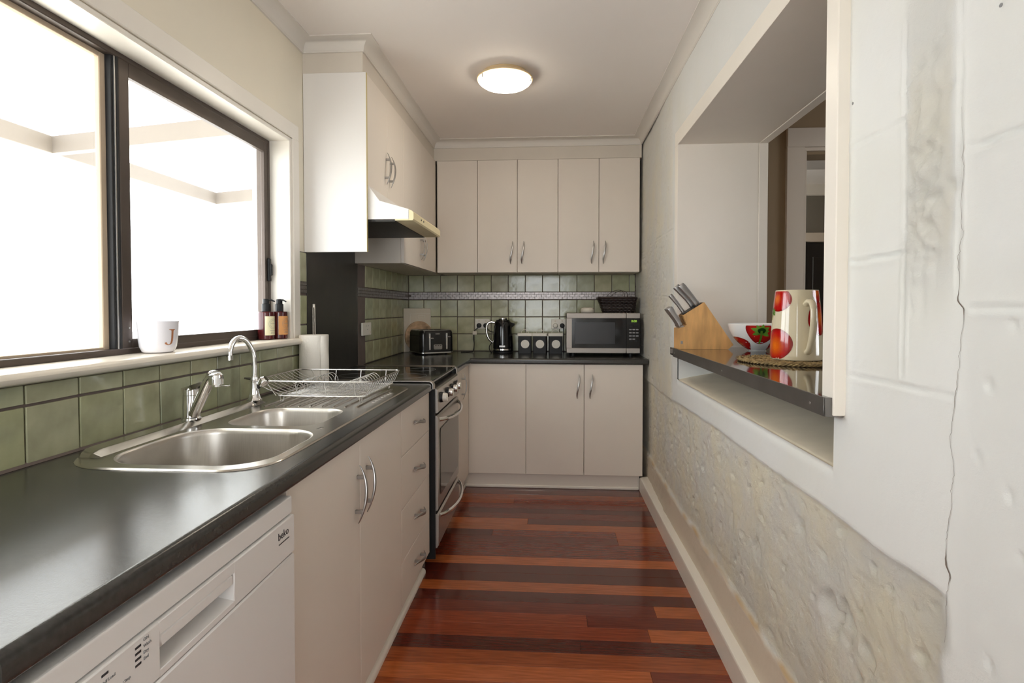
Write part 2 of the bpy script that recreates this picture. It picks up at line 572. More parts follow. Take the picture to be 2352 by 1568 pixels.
# right wall: thick old masonry, one displaced sheet with the servery opening cut through it
OY0, OY1, OZ0, OZ1 = 1.272, 2.80, 0.88, 2.07


def sst(a, b, x):
    t = max(0.0, min(1.0, (x - a) / (b - a)))
    return t * t * (3 - 2 * t)


JOINTS = [((1.219, 1.591), (1.038, 1.586), 2.0), ((0.892, 1.491), (0.6, 1.487), 3.0), ((1.211, 1.341), (0.964, 1.343), 3.5), ((0.876, 1.243), (0.6, 1.24), 3.0),
          ((1.23, 1.097), (0.909, 1.102), 3.0), ((1.04, 1.76), (1.035, 1.12), 2.5), ((0.905, 1.78), (0.905, 1.24), 2.0), ((0.94, 1.70), (1.04, 1.64), 2.5),
          ((2.9, 1.30), (3.45, 1.32), 2.5), ((2.92, 1.66), (3.5, 1.67), 2.5)]
DENTS = [(1.234, 0.542, 0.040, 9), (1.300, 0.53, 0.045, 10), (1.15, 0.52, 0.03, 6),
         (0.834, 1.68, 0.007, 3), (1.215, 1.683, 0.006, 3), (0.80, 0.98, 0.008, 3), (0.78, 0.90, 0.008, 3), (0.83, 0.72, 0.010, 3), (0.79, 0.62, 0.012, 3), (0.86, 1.02, 0.008, 2),
         (1.75, 0.47, 0.035, 6), (2.1, 0.5, 0.03, 5), (2.5, 0.58, 0.04, 5), (1.45, 0.66, 0.03, 5), (0.80, 1.22, 0.008, 3), (0.84, 1.13, 0.01, 3)]


def segdist(y, z, a, b):
    dy, dz = b[0] - a[0], b[1] - a[1]
    t = max(0, min(1, ((y - a[0]) * dy + (z - a[1]) * dz) / (dy * dy + dz * dz)))
    return math.hypot(y - a[0] - t * dy, z - a[1] - t * dz)


def wall_rough(y, z):
    """how rough the render is here (0 smooth .. 1 bare rubble), how rusty, how much it is the painted skirting strip"""
    e = 0.022 * noise.noise((y * 5, z * 5, 3.1)) + 0.010 * noise.noise((y * 21, z * 21, 8.0))
    low = sst(0.235, 0.262, z + e * 0.5) * (1 - sst(0.764, 0.776, z + 0.03 * sst(2.2, 3.4, y) + e * 0.28)) * sst(0.90, 0.95, y + e)
    band = sst(0.90, 0.93, y + e * .5) * (1 - sst(1.02, 1.05, y + e * .5)) * sst(1.18, 1.42, z) * (0.34 + 0.3 * (1 - sst(1.5, 1.9, z)))
    far = sst(2.86, 2.98, y + e) * (0.42 + 0.35 * (1 - sst(1.9, 2.3, z)))
    near = 0.10 * (1 - sst(0.86, 0.9, y))
    r = max(low, band, far * (1 - (1 - low) * 0.0), near)
    rust = math.exp(-((z + e * 0.5 - 0.240) / 0.010) ** 2) * sst(0.95, 1.1, y) * max(0, min(1, 0.45 + 1.3 * noise.noise((y * 9, z * 30, 1))))
    skirt = (1 - sst(0.225, 0.25, z + e * 0.5)) * sst(0.9, 1.0, y)
    return r, rust, skirt, low


def wall_x(y, z):
    r, rust, skirt, low = wall_rough(y, z)
    d = 0.0025 * noise.noise((y * 2.3, z * 2.3, 0.5)) + 0.0012 * noise.noise((y * 9, z * 9, 4.0))
    if r > 0.02:
        q = noise.fractal((y * 7, z * 9, 2.0), 0.8, 2.1, 6)
        q2 = abs(noise.noise((y * 9 + 0.9 * noise.noise((y * 9, z * 9, 1.0)), z * 19 + y * 5, 5.0)))
        q3 = noise.noise((y * 38, z * 60, 9.0))
        q4 = noise.noise((y * 19 + 0.5 * q, z * 31 + y * 6, 12.0)); q5 = noise.noise((y * 44, z * 57 + y * 11, 15.0))
        d += r * (0.0036 * q + 0.0026 * (q2 - 0.25) + 0.0012 * q3 + 0.0075 * sst(0.40, 0.52, q4) + 0.0034 * sst(0.42, 0.52, q5))
    bm = sst(0.935, 0.965, y) * (1 - sst(1.01, 1.035, y)) * math.exp(-((z - 1.47) / 0.16) ** 2)
    if bm > 0.02:
        d += bm * (0.022 * (abs(noise.noise((y * 24 + z * 9, z * 26, 3.3))) - 0.2) + 0.009 * noise.noise((y * 60, z * 48, 1.1)))
    d += low * 0.009
    d -= skirt * 0.003 + 0.004 * rust
    for a, b, k in JOINTS:
        if min(a[0], b[0]) - .03 < y < max(a[0], b[0]) + .03 and min(a[1], b[1]) - .03 < z < max(a[1], b[1]) + .03:
            s = segdist(y + 0.003 * noise.noise((z * 30, y * 8, 2)), z + 0.003 * noise.noise((y * 30, z * 8, 6)), a, b)
            k *= max(0.0, min(1.3, 0.75 + 1.6 * noise.noise((y * 11, z * 11, k))))
            d += k * 0.0017 * math.exp(-(s / 0.0034) ** 2) - k * 0.0007 * math.exp(-((s - 0.008) / 0.004) ** 2)
    for cy, cz, rr, dp in DENTS:
        s = math.hypot((y - cy), (z - cz) * 0.8) / rr
        if s < 1.4:
            a = s + 0.25 * noise.noise((y * 26, z * 26, cy * 7))
            d += dp * (0.0018 if dp > 4 else 0.0010) * (1 - sst(0.80, 1.0, a)) * (1.0 if dp < 5 else max(0.25, min(1, 0.65 + (z - cz) / rr)))
    # keep the edge round the opening true
    ey = max(OY0 - y, y - OY1, 0); ez = max(OZ0 - z, z - OZ1, 0)
    k = sst(0.0, 0.05, math.hypot(ey, ez))
    # a ledge of render above the rubble, and the soft lip of the niche
    return XR + 0.016 * sst(2.95, 3.75, y) + d * (0.25 + 0.75 * k) + 0.006 * (1 - sst(0.0, 0.03, ez)) * (1 if (z < OZ0 and OY0 < y < OY1) else 0)


def axis(brk, steps):
    out = [brk[0]]
    for a, b, s in zip(brk[:-1], brk[1:], steps):
        n = max(1, round((b - a) / s))
        out += [a + (b - a) * i / n for i in range(1, n + 1)]
    return out


ys = axis([-1.65, 0.55, 0.70, OY0, OY1, 3.8, 4.3], [0.11, 0.010, 0.0048, 0.0085, 0.0115, 0.06])
zs = axis([0, 0.2, OZ0, 1.75, OZ1, ZC], [0.012, 0.0068, 0.0058, 0.009, 0.012])
mb = MB()
idx = {}
cols = []
for i, y in enumerate(ys):
    for j, z in enumerate(zs):
        if OY0 + 1e-6 < y < OY1 - 1e-6 and OZ0 + 1e-6 < z < OZ1 - 1e-6: continue
        idx[i, j] = len(mb.v)
        mb.v.append((wall_x(y, z), y, z))
        r, rust, skirt, low = wall_rough(y, z)
        cols.append((r, rust * 0.8, skirt, 1))
for i in range(len(ys) - 1):
    for j in range(len(zs) - 1):
        q = [(i, j), (i, j + 1), (i + 1, j + 1), (i + 1, j)]
        if OY0 - 1e-6 < ys[i] and ys[i + 1] < OY1 + 1e-6 and OZ0 - 1e-6 < zs[j] and zs[j + 1] < OZ1 + 1e-6: continue
        if all(k in idx for k in q): mb.f.append(tuple(idx[k] for k in q))
me = bpy.data.meshes.new('wall_right')
me.from_pydata(mb.v, [], mb.f)
me.polygons.foreach_set('use_smooth', [True] * len(me.polygons))
at = me.color_attributes.new('rough', 'FLOAT_COLOR', 'POINT')
at.data.foreach_set('color', [c for q in cols for c in q])
me.materials.append(M['plaster'])
wr = link('wall_right', me)
wr['kind'] = 'structure'
wr['label'] = 'thick limewashed masonry wall with rough lower render and a servery opening'
# mass of the wall behind the face, reveals of the opening, sloping plaster ledge under the shelf
XD_ = 1.06
core = MB()
core.box(0.70, XD_, -1.65, OY0 - 0.03, 0, ZC).box(0.70, XD_, OY1 + 0.03, YB, 0, ZC).box(0.70, XD_, OY0 - 0.03, OY1 + 0.03, 0, OZ0 - 0.03).box(0.70, XD_, OY0 - 0.03, OY1 + 0.03, OZ1 + 0.03, ZC)
struct('wall_core', core, M['dining_wall'], '', wr)
core.f.clear(); core.v.clear()
nic = MB()
lip = [(0.648, OZ0 - 0.02), (0.651, OZ0 - 0.005), (0.662, OZ0 + 0.002), (0.75, OZ0 + 0.020), (0.99, OZ0 + 0.062), (0.99, OZ0 - 0.04), (0.70, OZ0 - 0.04)]
nic.prism(lip, 'y', OY0 - 0.03, OY1 + 0.03)
struct('niche_ledge', nic, M['ledge'], '', wr)
struct('niche_back', MB().box(0.955, XD_, OY0 - 0.03, OY1 + 0.03, OZ0 - 0.03, 1.0), M['ledge'], '', wr)
struct('reveal_end', MB().box(0.652, XD_ - .01, OY1, OY1 + 0.05, OZ0, 1.0), M['plaster'], '', wr)
struct('reveal_end', MB().box(0.652, XD_ - .01, OY0 - 0.05, OY0, OZ0, 1.0), M['plaster'], '', wr)

# crack running down the near part of the wall
CR = [(0.902, 1.56), (0.894, 1.506), (0.897, 1.439), (0.902, 1.386), (0.894, 1.364), (0.908, 1.325), (0.906, 1.283), (0.905, 1.255), (0.889, 1.241), (0.895, 1.193), (0.898, 1.15), (0.901, 1.11), (0.907, 1.07),
      (0.912, 1.036), (0.903, 0.976), (0.909, 0.949), (0.905, 0.93), (0.915, 0.884), (0.917, 0.86), (0.919, 0.834), (0.908, 0.808), (0.914, 0.78), (0.919, 0.754), (0.926, 0.675)]
mb = MB()
pts = []
for a, b in zip(CR[:-1], CR[1:]):
    for k in range(5):
        t = k / 5
        y = a[0] + (b[0] - a[0]) * t + 0.0035 * noise.noise((a[0] * 99, k * 0.7, b[1] * 60)); z = a[1] + (b[1] - a[1]) * t
        w = 0.0003 + 0.0003 * (1 - sst(1.2, 1.5, z)) * abs(noise.noise((z * 14, 2, 2))) + 0.0014 * math.exp(-((z - 0.822) / 0.016) ** 2) + 0.0007 * math.exp(-((z - 1.25) / 0.012) ** 2)
        if z > 1.5 or z < 0.72: w *= 0.5
        pts.append((y, z, w))
for y, z, w in pts:
    x = min(wall_x(y - w, z), wall_x(y + w, z), wall_x(y, z)) - 0.0012
    mb.v += [(x, y - w, z), (x, y + w, z)]
for i in range(len(pts) - 1): mb.f.append((2 * i, 2 * i + 1, 2 * i + 3, 2 * i + 2))
ck = struct('crack', mb, M['crack'], '', wr)

for y, z in ((0.834, 1.68), (1.218, 1.683)):
    x = wall_x(y, z)
    struct('wall_plug', MB().lathe([(0.003, 0), (0.003, 0.0010), (0.0014, 0.0014)], n=12).xf(Matrix.Translation((x + 0.0004, y, z)) @ Matrix.Rotation(R(-90), 4, 'Y')), M['print_grey'], '', wr)

# skirting on the right wall
mb = MB()
mb.prism([(0.604, 0.0), (0.604, 0.082), (0.608, 0.090), (0.625, 0.095), (0.665, 0.098), (0.665, 0.0)], 'y', -1.6, 3.70)
struct('baseboard_right', mb, M['trim_white'], 'cream skirting board along the foot of the rough right wall')

# cornice, swept round the room and the cupboard bulkhead
path = [(XL, -1.6), (XL, 2.452), (-0.862, 2.452), (-0.862, 3.962), (XR + 0.005, 3.962), (XR + 0.005, -1.6)]


def offs(path, d):
    out = []
    for i, p in enumerate(path):
        def nrm(a, b):
            t = (Vector(b) - Vector(a)).normalized(); return Vector((t.y, -t.x))
        ns = []
        if i > 0: ns.append(nrm(path[i - 1], p))
        if i < len(path) - 1: ns.append(nrm(p, path[i + 1]))
        n = sum(ns, Vector((0, 0)))
        n = n / (n.length ** 2) * len(ns) if len(ns) == 2 else n
        if len(ns) == 2: n = (ns[0] + ns[1]) / (1 + ns[0].dot(ns[1]))
        out.append(Vector(p) + n * d)
    return out


prof = [(0.0, 2.414), (0.008, 2.414), (0.009, 2.420)]
for k in range(9):
    a = R(90 * k / 8)
    prof.append((0.010 + 0.046 * (1 - math.cos(a)), 2.420 + 0.044 * math.sin(a)))
prof += [(0.060, 2.464), (0.060, ZC + 0.001), (0.0, ZC + 0.001)]
mb = MB()
lines = [[(q.x, q.y, z) for q in offs(path, d)] for d, z in prof]
n = len(path)
for lp in lines: mb.v += lp
for i in range(len(lines) - 1):
    for j in range(n - 1):
        mb.f.append((i * n + j, i * n + j + 1, (i + 1) * n + j + 1, (i + 1) * n + j))
struct('trim_1', mb, M['cornice'], 'white cove cornice between ceiling, walls and cupboard bulkhead', smooth=50)
# bulkhead above the wall cupboards
struct('trim_2', MB().box(XL, -0.862, 2.452, YB, 2.3245, ZC).box(-0.862, XR + 0.006, 3.962, YB, 2.3245, ZC), M['carcass'], 'cream bulkhead board between the wall cupboards and the cornice')

# ------------------------------------------------------------------ window
w = link('window_1', None, None, (-1.235, 1.49, 1.11)); w['kind'] = 'structure'
w['label'] = 'wide bronze aluminium sliding window of two panes above the sink'
XF0, XF1 = -1.285, -1.232
mb = MB()
mb.box(XF0, XF1, WY0 + 0.028, WY1 - 0.020, 1.958, 1.975, 0.002).box(XF0, XF1, WY0 + 0.028, WY1 - 0.020, 1.108, 1.126, 0.002)
mb.box(XF0, XF1, WY1 - 0.020, WY1 - 0.004, 1.108, 1.975, 0.002).box(XF0, XF1, WY0 + 0.012, WY0 + 0.028, 1.108, 1.975, 0.002)
part('outer_frame', mb, M['frame'], w)
# right sash (inner track), left sash (outer track)
mb = MB()
mb.box(-1.252, -1.234, 1.484, 1.522, 1.120, 1.962, 0.002).box(-1.252, -1.234, 2.272, 2.298, 1.120, 1.962, 0.002)
mb.box(-1.252, -1.234, 1.522, 2.272, 1.918, 1.962, 0.001).box(-1.252, -1.234, 1.522, 2.272, 1.120, 1.152, 0.001)
sash = part('sash', mb, M['frame'], w)
part('pane', MB().box(-1.245, -1.241, 1.52, 2.275, 1.15, 1.92), M['glass'], sash)
part('rivet', MB().lathe([(0.003, 0), (0.0025, 0.0015)], n=8).xf(Matrix.Translation((-1.234, 1.508, 1.185)) @ Matrix.Rotation(R(90), 4, 'Y')), M['satin'], sash)
part('rivet', MB().lathe([(0.003, 0), (0.0025, 0.0015)], n=8).xf(Matrix.Translation((-1.234, 1.508, 1.145)) @ Matrix.Rotation(R(90), 4, 'Y')), M['satin'], sash)
mb = MB()
mb.box(-1.274, -1.258, 1.444, 1.470, 1.124, 1.962, 0.002).box(-1.274, -1.258, WY0 + 0.026, WY0 + 0.05, 1.124, 1.962, 0.002)
mb.box(-1.274, -1.258, WY0 + 0.05, 1.444, 1.945, 1.962, 0.001).box(-1.274, -1.258, WY0 + 0.05, 1.444, 1.118, 1.132, 0.001)
sash = part('sash', mb, M['tan_timber'], w)
part('pane', MB().box(-1.268, -1.264, WY0 + 0.04, 1.46, 1.126, 1.95), M['glass'], sash)
part('seal', MB().box(-1.258, -1.240, 1.462, 1.470, 1.122, 1.96, 0.001).box(-1.256, -1.234, 1.4755, 1.4835, 1.122, 1.96, 0.001), M['black_rubber'], w)
part('seal', MB().box(-1.250, -1.236, 1.470, 1.4755, 1.122, 1.96, 0.001), M['satin'], w)
part('latch', MB().box(-1.236, -1.222, 2.286, 2.300, 1.36, 1.46, 0.003).box(-1.230, -1.216, 2.290, 2.302, 1.385, 1.435, 0.003), M['black_satin'], w)
# timber lining and casing
mb = MB()
mb.box(-1.30, XL + 0.004, WY0, WY1, 1.974, 1.990, 0.002).box(-1.30, XL + 0.004, WY1 - 0.006, WY1 + 0.012, 1.10, 1.990, 0.002).box(-1.30, XL + 0.004, WY0 - 0.012, WY0 + 0.006, 1.10, 1.990, 0.002)
part('reveal_lining', mb, M['trim_white'], w)
mb = MB()
mb.box(XL, XL + 0.011, WY0 - 0.09, WY1 + 0.068, 1.992, 2.058, 0.003).box(XL, XL + 0.011, WY1 + 0.012, WY1 + 0.070, 1.105, 1.992, 0.003).box(XL, XL + 0.011, WY0 - 0.09, WY0 - 0.012, 1.105, 1.992, 0.003)
part('casing', mb, M['trim_white'], w)
mb = MB()
sil = [(-1.30, 1.076), (-1.30, 1.108), (-1.118, 1.110)]
for k in range(7):
    a = R(90 - 180 * k / 6); sil.append((-1.108 + 0.0135 * math.cos(a), 1.0965 + 0.0135 * math.sin(a)))
sil += [(-1.118, 1.080), (XL, 1.076)]
mb.prism(sil, 'y', WY0 - 0.10, 2.372)
part('window_sill', mb, M['sill'], w, smooth=30)

# ------------------------------------------------------------------ tiles (each a tile of its own) on grout beds
GREENS = [(172, 172, 140), (168, 169, 135), (176, 176, 146), (164, 166, 131), (174, 171, 138), (170, 173, 143), (176, 175, 148)]
tile_cache = {}


def tile_mesh(wd, ht):
    key = (round(wd, 4), round(ht, 4))
    if key not in tile_cache:
        g = 0.0021
        b = MB().box(-wd / 2 + g, wd / 2 - g, -ht / 2 + g, ht / 2 - g, 0.0, 0.0065, min(0.0022, ht * 0.2), 2)
        tile_cache[key] = b.mesh('tile', M['tile'], (0, 0, 0), 0)
    return tile_cache[key]


def tile(parent, wall, u0, u1, z0, z1):
    if u1 - u0 < 0.012 or z1 - z0 < 0.012: return
    me = tile_mesh(u1 - u0, z1 - z0)
    u, z = (u0 + u1) / 2, (z0 + z1) / 2
    t1, t2 = random.uniform(-0.010, 0.010), random.uniform(-0.010, 0.010)
    if wall == 'back':
        o = link('tile', me, parent, (u, YB - 0.004, z), (R(90) + t1, t2, 0))
    else:
        o = link('tile', me, parent, (XL + 0.004, u, z), (R(90) + t1, t2, R(90)))
    j = random.uniform(0.93, 1.07)
    c = lin(random.choice(GREENS))
    o.color = (c[0] * j, c[1] * j, c[2] * j, 1)


struct('grout_bed', MB().box(XL, XR + 0.02, YB - 0.0045, YB, ZT, 1.52), M['grout'], '', wb)
struct('grout_bed', MB().box(XL, XL + 0.0045, 0.4, 2.46, ZT, 1.078).box(XL, XL + 0.0045, 2.387, 2.46, 1.0, 1.502).box(XL, XL + 0.0045, 3.12, YB, ZT, 1.52), M['grout'], '', wl)
TB, TL = -1.0118, 1.0936
zrow = [(0.9025, 1.0365), (1.0375, 1.1722), (1.1732, 1.3075), (1.368, 1.503)]
for z0, z1 in zrow:
    for k in range(-1, 14):
        u0 = TB + P * (k - 1) if False else TB + P * (k - 0)
        tile(wb, 'back', max(u0, XL + 0.011), min(u0 + P, 0.655), z0, z1)
    for k in range(16, 24):
        u0 = TL + P * k - 0.0
        tile(wl, 'left', max(u0, 3.125), min(u0 + P, YB - 0.011), z0, z1)
for k in range(-5, 11):
    u0 = TL + P * k
    tile(wl, 'left', u0, min(u0 + P, 2.455), 0.9025, 1.0305)
    if u0 < 2.36: tile(wl, 'left', u0, min(u0 + P, 2.455), 1.0325, 1.078)
tile(wl, 'left', 2.389, 2.455, 1.079, 1.166); tile(wl, 'left', 2.389, 2.455, 1.168, 1.303); tile(wl, 'left', 2.389, 2.455, 1.363, 1.500)
# mosaic strip: small metal bricks, joined
mb = MB(); mw = MB()
for r_ in range(3):
    z = 1.3125 + 0.0182 * r_
    x = XL + 0.012 + (0.018 if r_ % 2 else 0)
    while x < 0.65:
        mb.box(x, min(x + 0.0362, 0.655), YB - 0.010 + random.uniform(-.0006, .0006), YB - 0.003, z, z + 0.0172, 0.0006); x += 0.0372
    for a, b in ((3.125, YB - 0.011), (2.389, 2.455)):
        y = a
        while y < b - .004:
            mw.box(XL + 0.003, XL + 0.010 + random.uniform(-.0006, .0006), y, min(y + 0.0355, b), z, z + 0.0165, 0.0008); y += 0.0372
o = struct('mosaic_strip', mb, M['mosaic'], '', wb); o['kind'] = 'stuff'
o = struct('mosaic_strip', mw, M['mosaic'], '', wl); o['kind'] = 'stuff'

# dark splash sheet behind the stove
solo('splash_panel', MB().box(XL + 0.001, XL + 0.009, 2.458, 3.122, 0.895, 1.62, 0.001), M['splash_black'], 'dark charcoal splash sheet on the wall behind the cooktop', 'splashback')

# ------------------------------------------------------------------ handles
def bow_handle_mesh():
    """slim bow handle with a gentle S, two square posts; local: x across, y out from the door (negative), z along"""
    mb = MB()

    def at(t):
        return 0.0095 * math.sin(t * 2.7) * (0.35 + 0.65 * abs(t)) + 0.002 * t, -(0.008 + 0.022 * (1 - t * t))
    lps = []
    for k in range(21):
        t = -1 + 2 * k / 20
        u, w_ = at(t)
        hw = 0.0016 + 0.0054 * (1 - abs(t) ** 1.8)
        hd = 0.0014 + 0.0022 * (1 - t * t)
        lps.append([(u + x, w_ + y, 0.083 * t) for x, y in rrect(-hw, hw, -hd, hd, hd * 0.8, 2)])
    mb.loft(lps)
    for t in (-0.58, 0.58):
        u, w_ = at(t)
        mb.box(u - 0.0045, u + 0.0045, w_, 0.0, 0.083 * t - 0.0055, 0.083 * t + 0.0055, 0.001)
    return mb.mesh('handle', M['satin'], (0, 0, 0), 40)


HANDLE = bow_handle_mesh()


def handle(parent, pos, face, roll=0.0, label=None):
    off = root_loc(parent)
    loc = (pos[0] - off[0], pos[1] - off[1], pos[2] - off[2])
    if face == 'x': m = Matrix.Rotation(R(90), 4, 'Z')
    else: m = Matrix.Identity(4)
    m = m @ Matrix.Rotation(roll, 4, 'Y')
    return link('handle', HANDLE, parent, loc, m.to_euler())


# ------------------------------------------------------------------ base cupboards on the left run
DX = -0.563
G = 0.0016


def door_x(parent, y0, y1, z0, z1, name='door', m=None, x=DX):
    return part(name, MB().box(x - 0.018, x, y0 + G, y1 - G, z0 + G, z1 - G, 0.0012), m or M['cream_door'], parent)


def door_y(parent, x0, x1, z0, z1, y, name='door'):
    return part(name, MB().box(x0 + G, x1 - G, y, y + 0.018, z0 + G, z1 - G, 0.0012), M['cream_door'], parent)


t = thing('base_cabinet', 'cream two-door base cabinet under the sink, beside the dishwasher', 'cabinet', (-0.85, 1.56, 0), 0)
part('carcass', MB().box(-1.13, DX - 0.019, 1.112, 1.127, 0.10, 0.858).box(-1.13, DX - 0.019, 1.985, 1.999, 0.10, 0.858).box(-1.13, DX - 0.019, 1.112, 1.999, 0.10, 0.116).box(-1.13, -1.12, 1.112, 1.999, 0.10, 0.858), M['carcass'], t)
d = door_x(t, 1.112, 1.556, 0.103, 0.861); handle(d, (DX, 1.527, 0.702), 'x')
d = door_x(t, 1.556, 1.999, 0.103, 0.861); handle(d, (DX, 1.602, 0.708), 'x')
part('kickboard', MB().box(-0.612, -0.600, 1.112, 1.999, 0.0, 0.10), M['cream_door'], t)
t = thing('drawer_unit', 'cream base unit of four drawers between sink cabinet and oven', 'drawers', (-0.85, 2.23, 0), 0)
part('carcass', MB().box(-1.13, DX - 0.019, 2.0, 2.014, 0.10, 0.858).box(-1.13, DX - 0.002, 2.462, 2.476, 0.10, 0.858, 0.001).box(-1.13, DX - 0.019, 2.0, 2.476, 0.10, 0.116), M['carcass'], t)
zz = [0.861, 0.677, 0.474, 0.272, 0.103]
for a, b, hz in zip(zz[1:], zz[:-1], (0.182, 0.375, 0.571, 0.764)[::-1]):
    d = door_x(t, 2.0, 2.463, a, b, 'drawer'); handle(d, (DX, 2.245, hz), 'x', R(90))
part('kickboard', MB().box(-0.612, -0.600, 2.0, 2.476, 0.0, 0.10), M['cream_door'], t)
# quarter bead on the floor in front of the kickboards
mb = MB()
bead = [(-0.600, 0.0)] + [(-0.600 + 0.016 * math.cos(R(a)), 0.016 * math.sin(R(a)) + 0.008) for a in range(0, 91, 15)]
mb.prism([(-0.600, 0), (-0.584, 0)] + bead[1:], 'y', 0.5, 2.478)
struct('trim_3', mb, M['trim_white'], 'cream quarter bead on the floor along the left kickboards')
mb = MB().box(-0.600, -0.586, 3.10, 3.72, 0, 0.02, 0.004).box(-0.600, 0.60, 3.704, 3.719, 0, 0.02, 0.004)
struct('trim_4', mb, M['trim_white'], 'cream bead on the floor in front of the far kickboards')
# narrow corner cupboard beyond the oven
t = thing('corner_cabinet', 'narrow cream cupboard beside the far side of the oven', 'cabinet', (-0.85, 3.4, 0), 0)
part('carcass', MB().box(-1.13, DX - 0.019, 3.10, 3.115, 0.10, 0.858).box(-1.13, DX - 0.019, 3.10, 3.68, 0.10, 0.116), M['carcass'], t)
part('filler_panel', MB().box(DX - 0.018, DX, 3.10, 3.345, 0.103, 0.861, 0.001), M['cream_door'], t)
d = door_x(t, 3.346, 3.672, 0.103, 0.861); handle(d, (DX, 3.395, 0.745), 'x')
part('kickboard', MB().box(-0.612, -0.600, 3.10, 3.72, 0.0, 0.10), M['cream_door'], t)
# back run
DY = 3.683
t = thing('back_cabinet', 'cream three-door base cabinet along the end wall under the microwave', 'cabinet', (0.03, 3.95, 0), 0)
part('carcass', MB().box(-0.565, 0.618, DY + 0.019, 4.25, 0.10, 0.115).box(0.604, 0.618, DY + 0.019, 4.25, 0.115, 0.858).box(-0.58, -0.566, DY + .019, 4.25, 0.115, 0.858).box(-0.172, -0.162, DY + .019, 4.25, 0.115, 0.858), M['carcass'], t)
for x0, x1 in ((-0.5665, -0.1685), (-0.1685, 0.2265), (0.2265, 0.622)):
    d = door_y(t, x0, x1, 0.103, 0.861, DY)
    if x0 > 0.2: handle(d, (0.274, DY, 0.711), 'y')
    elif x0 > -0.2: handle(d, (0.187, DY, 0.711), 'y')
part('kickboard', MB().box(-0.600, 0.606, 3.719, 3.731, 0.0, 0.10), M['cream_door'], t)
# end panel at the near end of the bench
solo('bench_end_panel', MB().box(XL + .002, -0.545, 0.474, 0.492, 0.0, 0.904, 0.001), M['cream_door'], 'cream upright end panel closing the near end of the bench', 'panel')

# ------------------------------------------------------------------ dishwasher
t = thing('dishwasher', 'white freestanding dishwasher with recessed door grip under the bench', 'dishwasher', (-0.84, 0.8, 0), 0)
fx = -0.541
part('body', MB().box(-1.12, -0.585, 0.505, 1.100, 0.03, 0.842, 0.003), M['dw_white'], t)
part('lid_edge', MB().box(-1.10, fx - 0.004, 0.503, 1.102, 0.811, 0.848, 0.004, 2), M['dw_white'], t)
mb = MB()   # control panel with a recess cut for the grip
hy0, hy1, hz0, hz1 = 0.708, 0.884, 0.741, 0.789
mb.box(-0.585, fx, 0.503, hy0, 0.730, 0.8085, 0.002).box(-0.585, fx, hy1, 1.102, 0.730, 0.8085, 0.002)
mb.box(-0.585, fx, hy0 - .002, hy1 + .002, hz1, 0.8085, 0.001).box(-0.585, fx, hy0 - .002, hy1 + .002, 0.730, hz0, 0.001)
cp = part('control_panel', mb, M['dw_white'], t)
part('grip_lip', MB().box(-0.560, fx - 0.0012, hy0 + 0.001, hy1 - 0.001, 0.769, hz1 - 0.001, 0.003), M['dw_white'], cp)
mb = MB()
mb.prism([(-0.584, hz1), (-0.584, hz0 + 0.018), (-0.576, hz0 + 0.006), (fx - 0.001, hz0), (fx - 0.001, hz0 - 0.004), (-0.59, hz0 - 0.004), (-0.59, hz1)], 'y', hy0 - 0.002, hy1 + 0.002)
part('grip_recess', mb, M['dw_white'], cp)
part('door', MB().box(-0.585, fx, 0.503, 1.102, 0.105, 0.7265, 0.003), M['dw_white'], t)
part('kickplate', MB().box(-0.60, -0.59, 0.505, 1.10, 0.0, 0.10), M['dw_white'], t)
for y, z in [(0.662, 0.7965 - 0.0078 * k) for k in range(4)] + [(0.609, 0.7965)]:
    part('indicator', MB().box(fx, fx + 0.0006, y, y + 0.010, z, z + 0.003), M['print_dark'], cp)


def label_x(txt, size, m, parent, y, z, x=None, sh=1.0):
    off = root_loc(parent)
    o = link('print', text_mesh(txt, size, m), parent, ((fx if x is None else x) + 0.0003 - off[0], y - off[1], z - off[2]), FACE_X)
    return o


for k, s in enumerate(('ON', 'Wash', 'Dry', 'End')):
    label_x(s, 0.0062, M['print_grey'], cp, 0.676, 0.7995 - 0.0085 * k)
label_x('Half Load', 0.0056, M['print_grey'], cp, 0.608, 0.7865)
label_x('Start / Stop', 0.0056, M['print_grey'], cp, 0.628, 0.7665)
label_x('beko', 0.0215, M['print_dark'], cp, 1.033, 0.7785)
part('print', MB().box(fx, fx + 0.0006, 1.036, 1.078, 0.7685, 0.7705), M['print_dark'], cp)

# ------------------------------------------------------------------ worktops
def top_profile(f):
    """(across, z) with rolled front; f = front edge, back given by caller"""
    pts = []
    for k in range(7):
        a = R(90 - 15 * k); pts.append((f - 0.014 + 0.014 * math.cos(a), 0.886 + 0.014 * math.sin(a)))
    for k in range(6):
        a = R(-18 * k); pts.append((f - 0.010 + 0.010 * math.cos(a), 0.872 + 0.010 * math.sin(a)))
    return pts


WF = -0.542
wp = top_profile(WF)
SY0, SY1, SX0, SX1 = 1.098, 2.288, -1.078, -0.618
mb = MB()
full = [(XL + 0.006, 0.862), (XL + 0.006, 0.9)] + wp
mb.prism(full, 'y', 0.493, SY0).prism(full, 'y', SY1, 2.433)
mb.prism([(SX1, 0.862), (SX1, 0.9)] + wp, 'y', SY0, SY1)
mb.box(XL + 0.006, SX0, SY0, SY1, 0.862, 0.9)
mb.prism([(SX0, SY0), (SX0 + 0.072, SY0), (SX0, SY0 + 0.072)], 'z', 0.862, 0.9)
mb.prism([(SX1, SY0), (SX1, SY0 + 0.05), (SX1 - 0.05, SY0)], 'z', 0.862, 0.9)
solo('worktop', mb, M['worktop'], 'long charcoal laminate worktop with rolled front edge holding the sink', 'worktop', smooth=30)
mb = MB()
mb.prism(full, 'y', 3.085, 3.663)
mb.box(XL + 0.006, WF - 0.014, 3.663, YB - 0.006, 0.862, 0.9)
bp = [(-a, z) for a, z in top_profile(-3.663)]
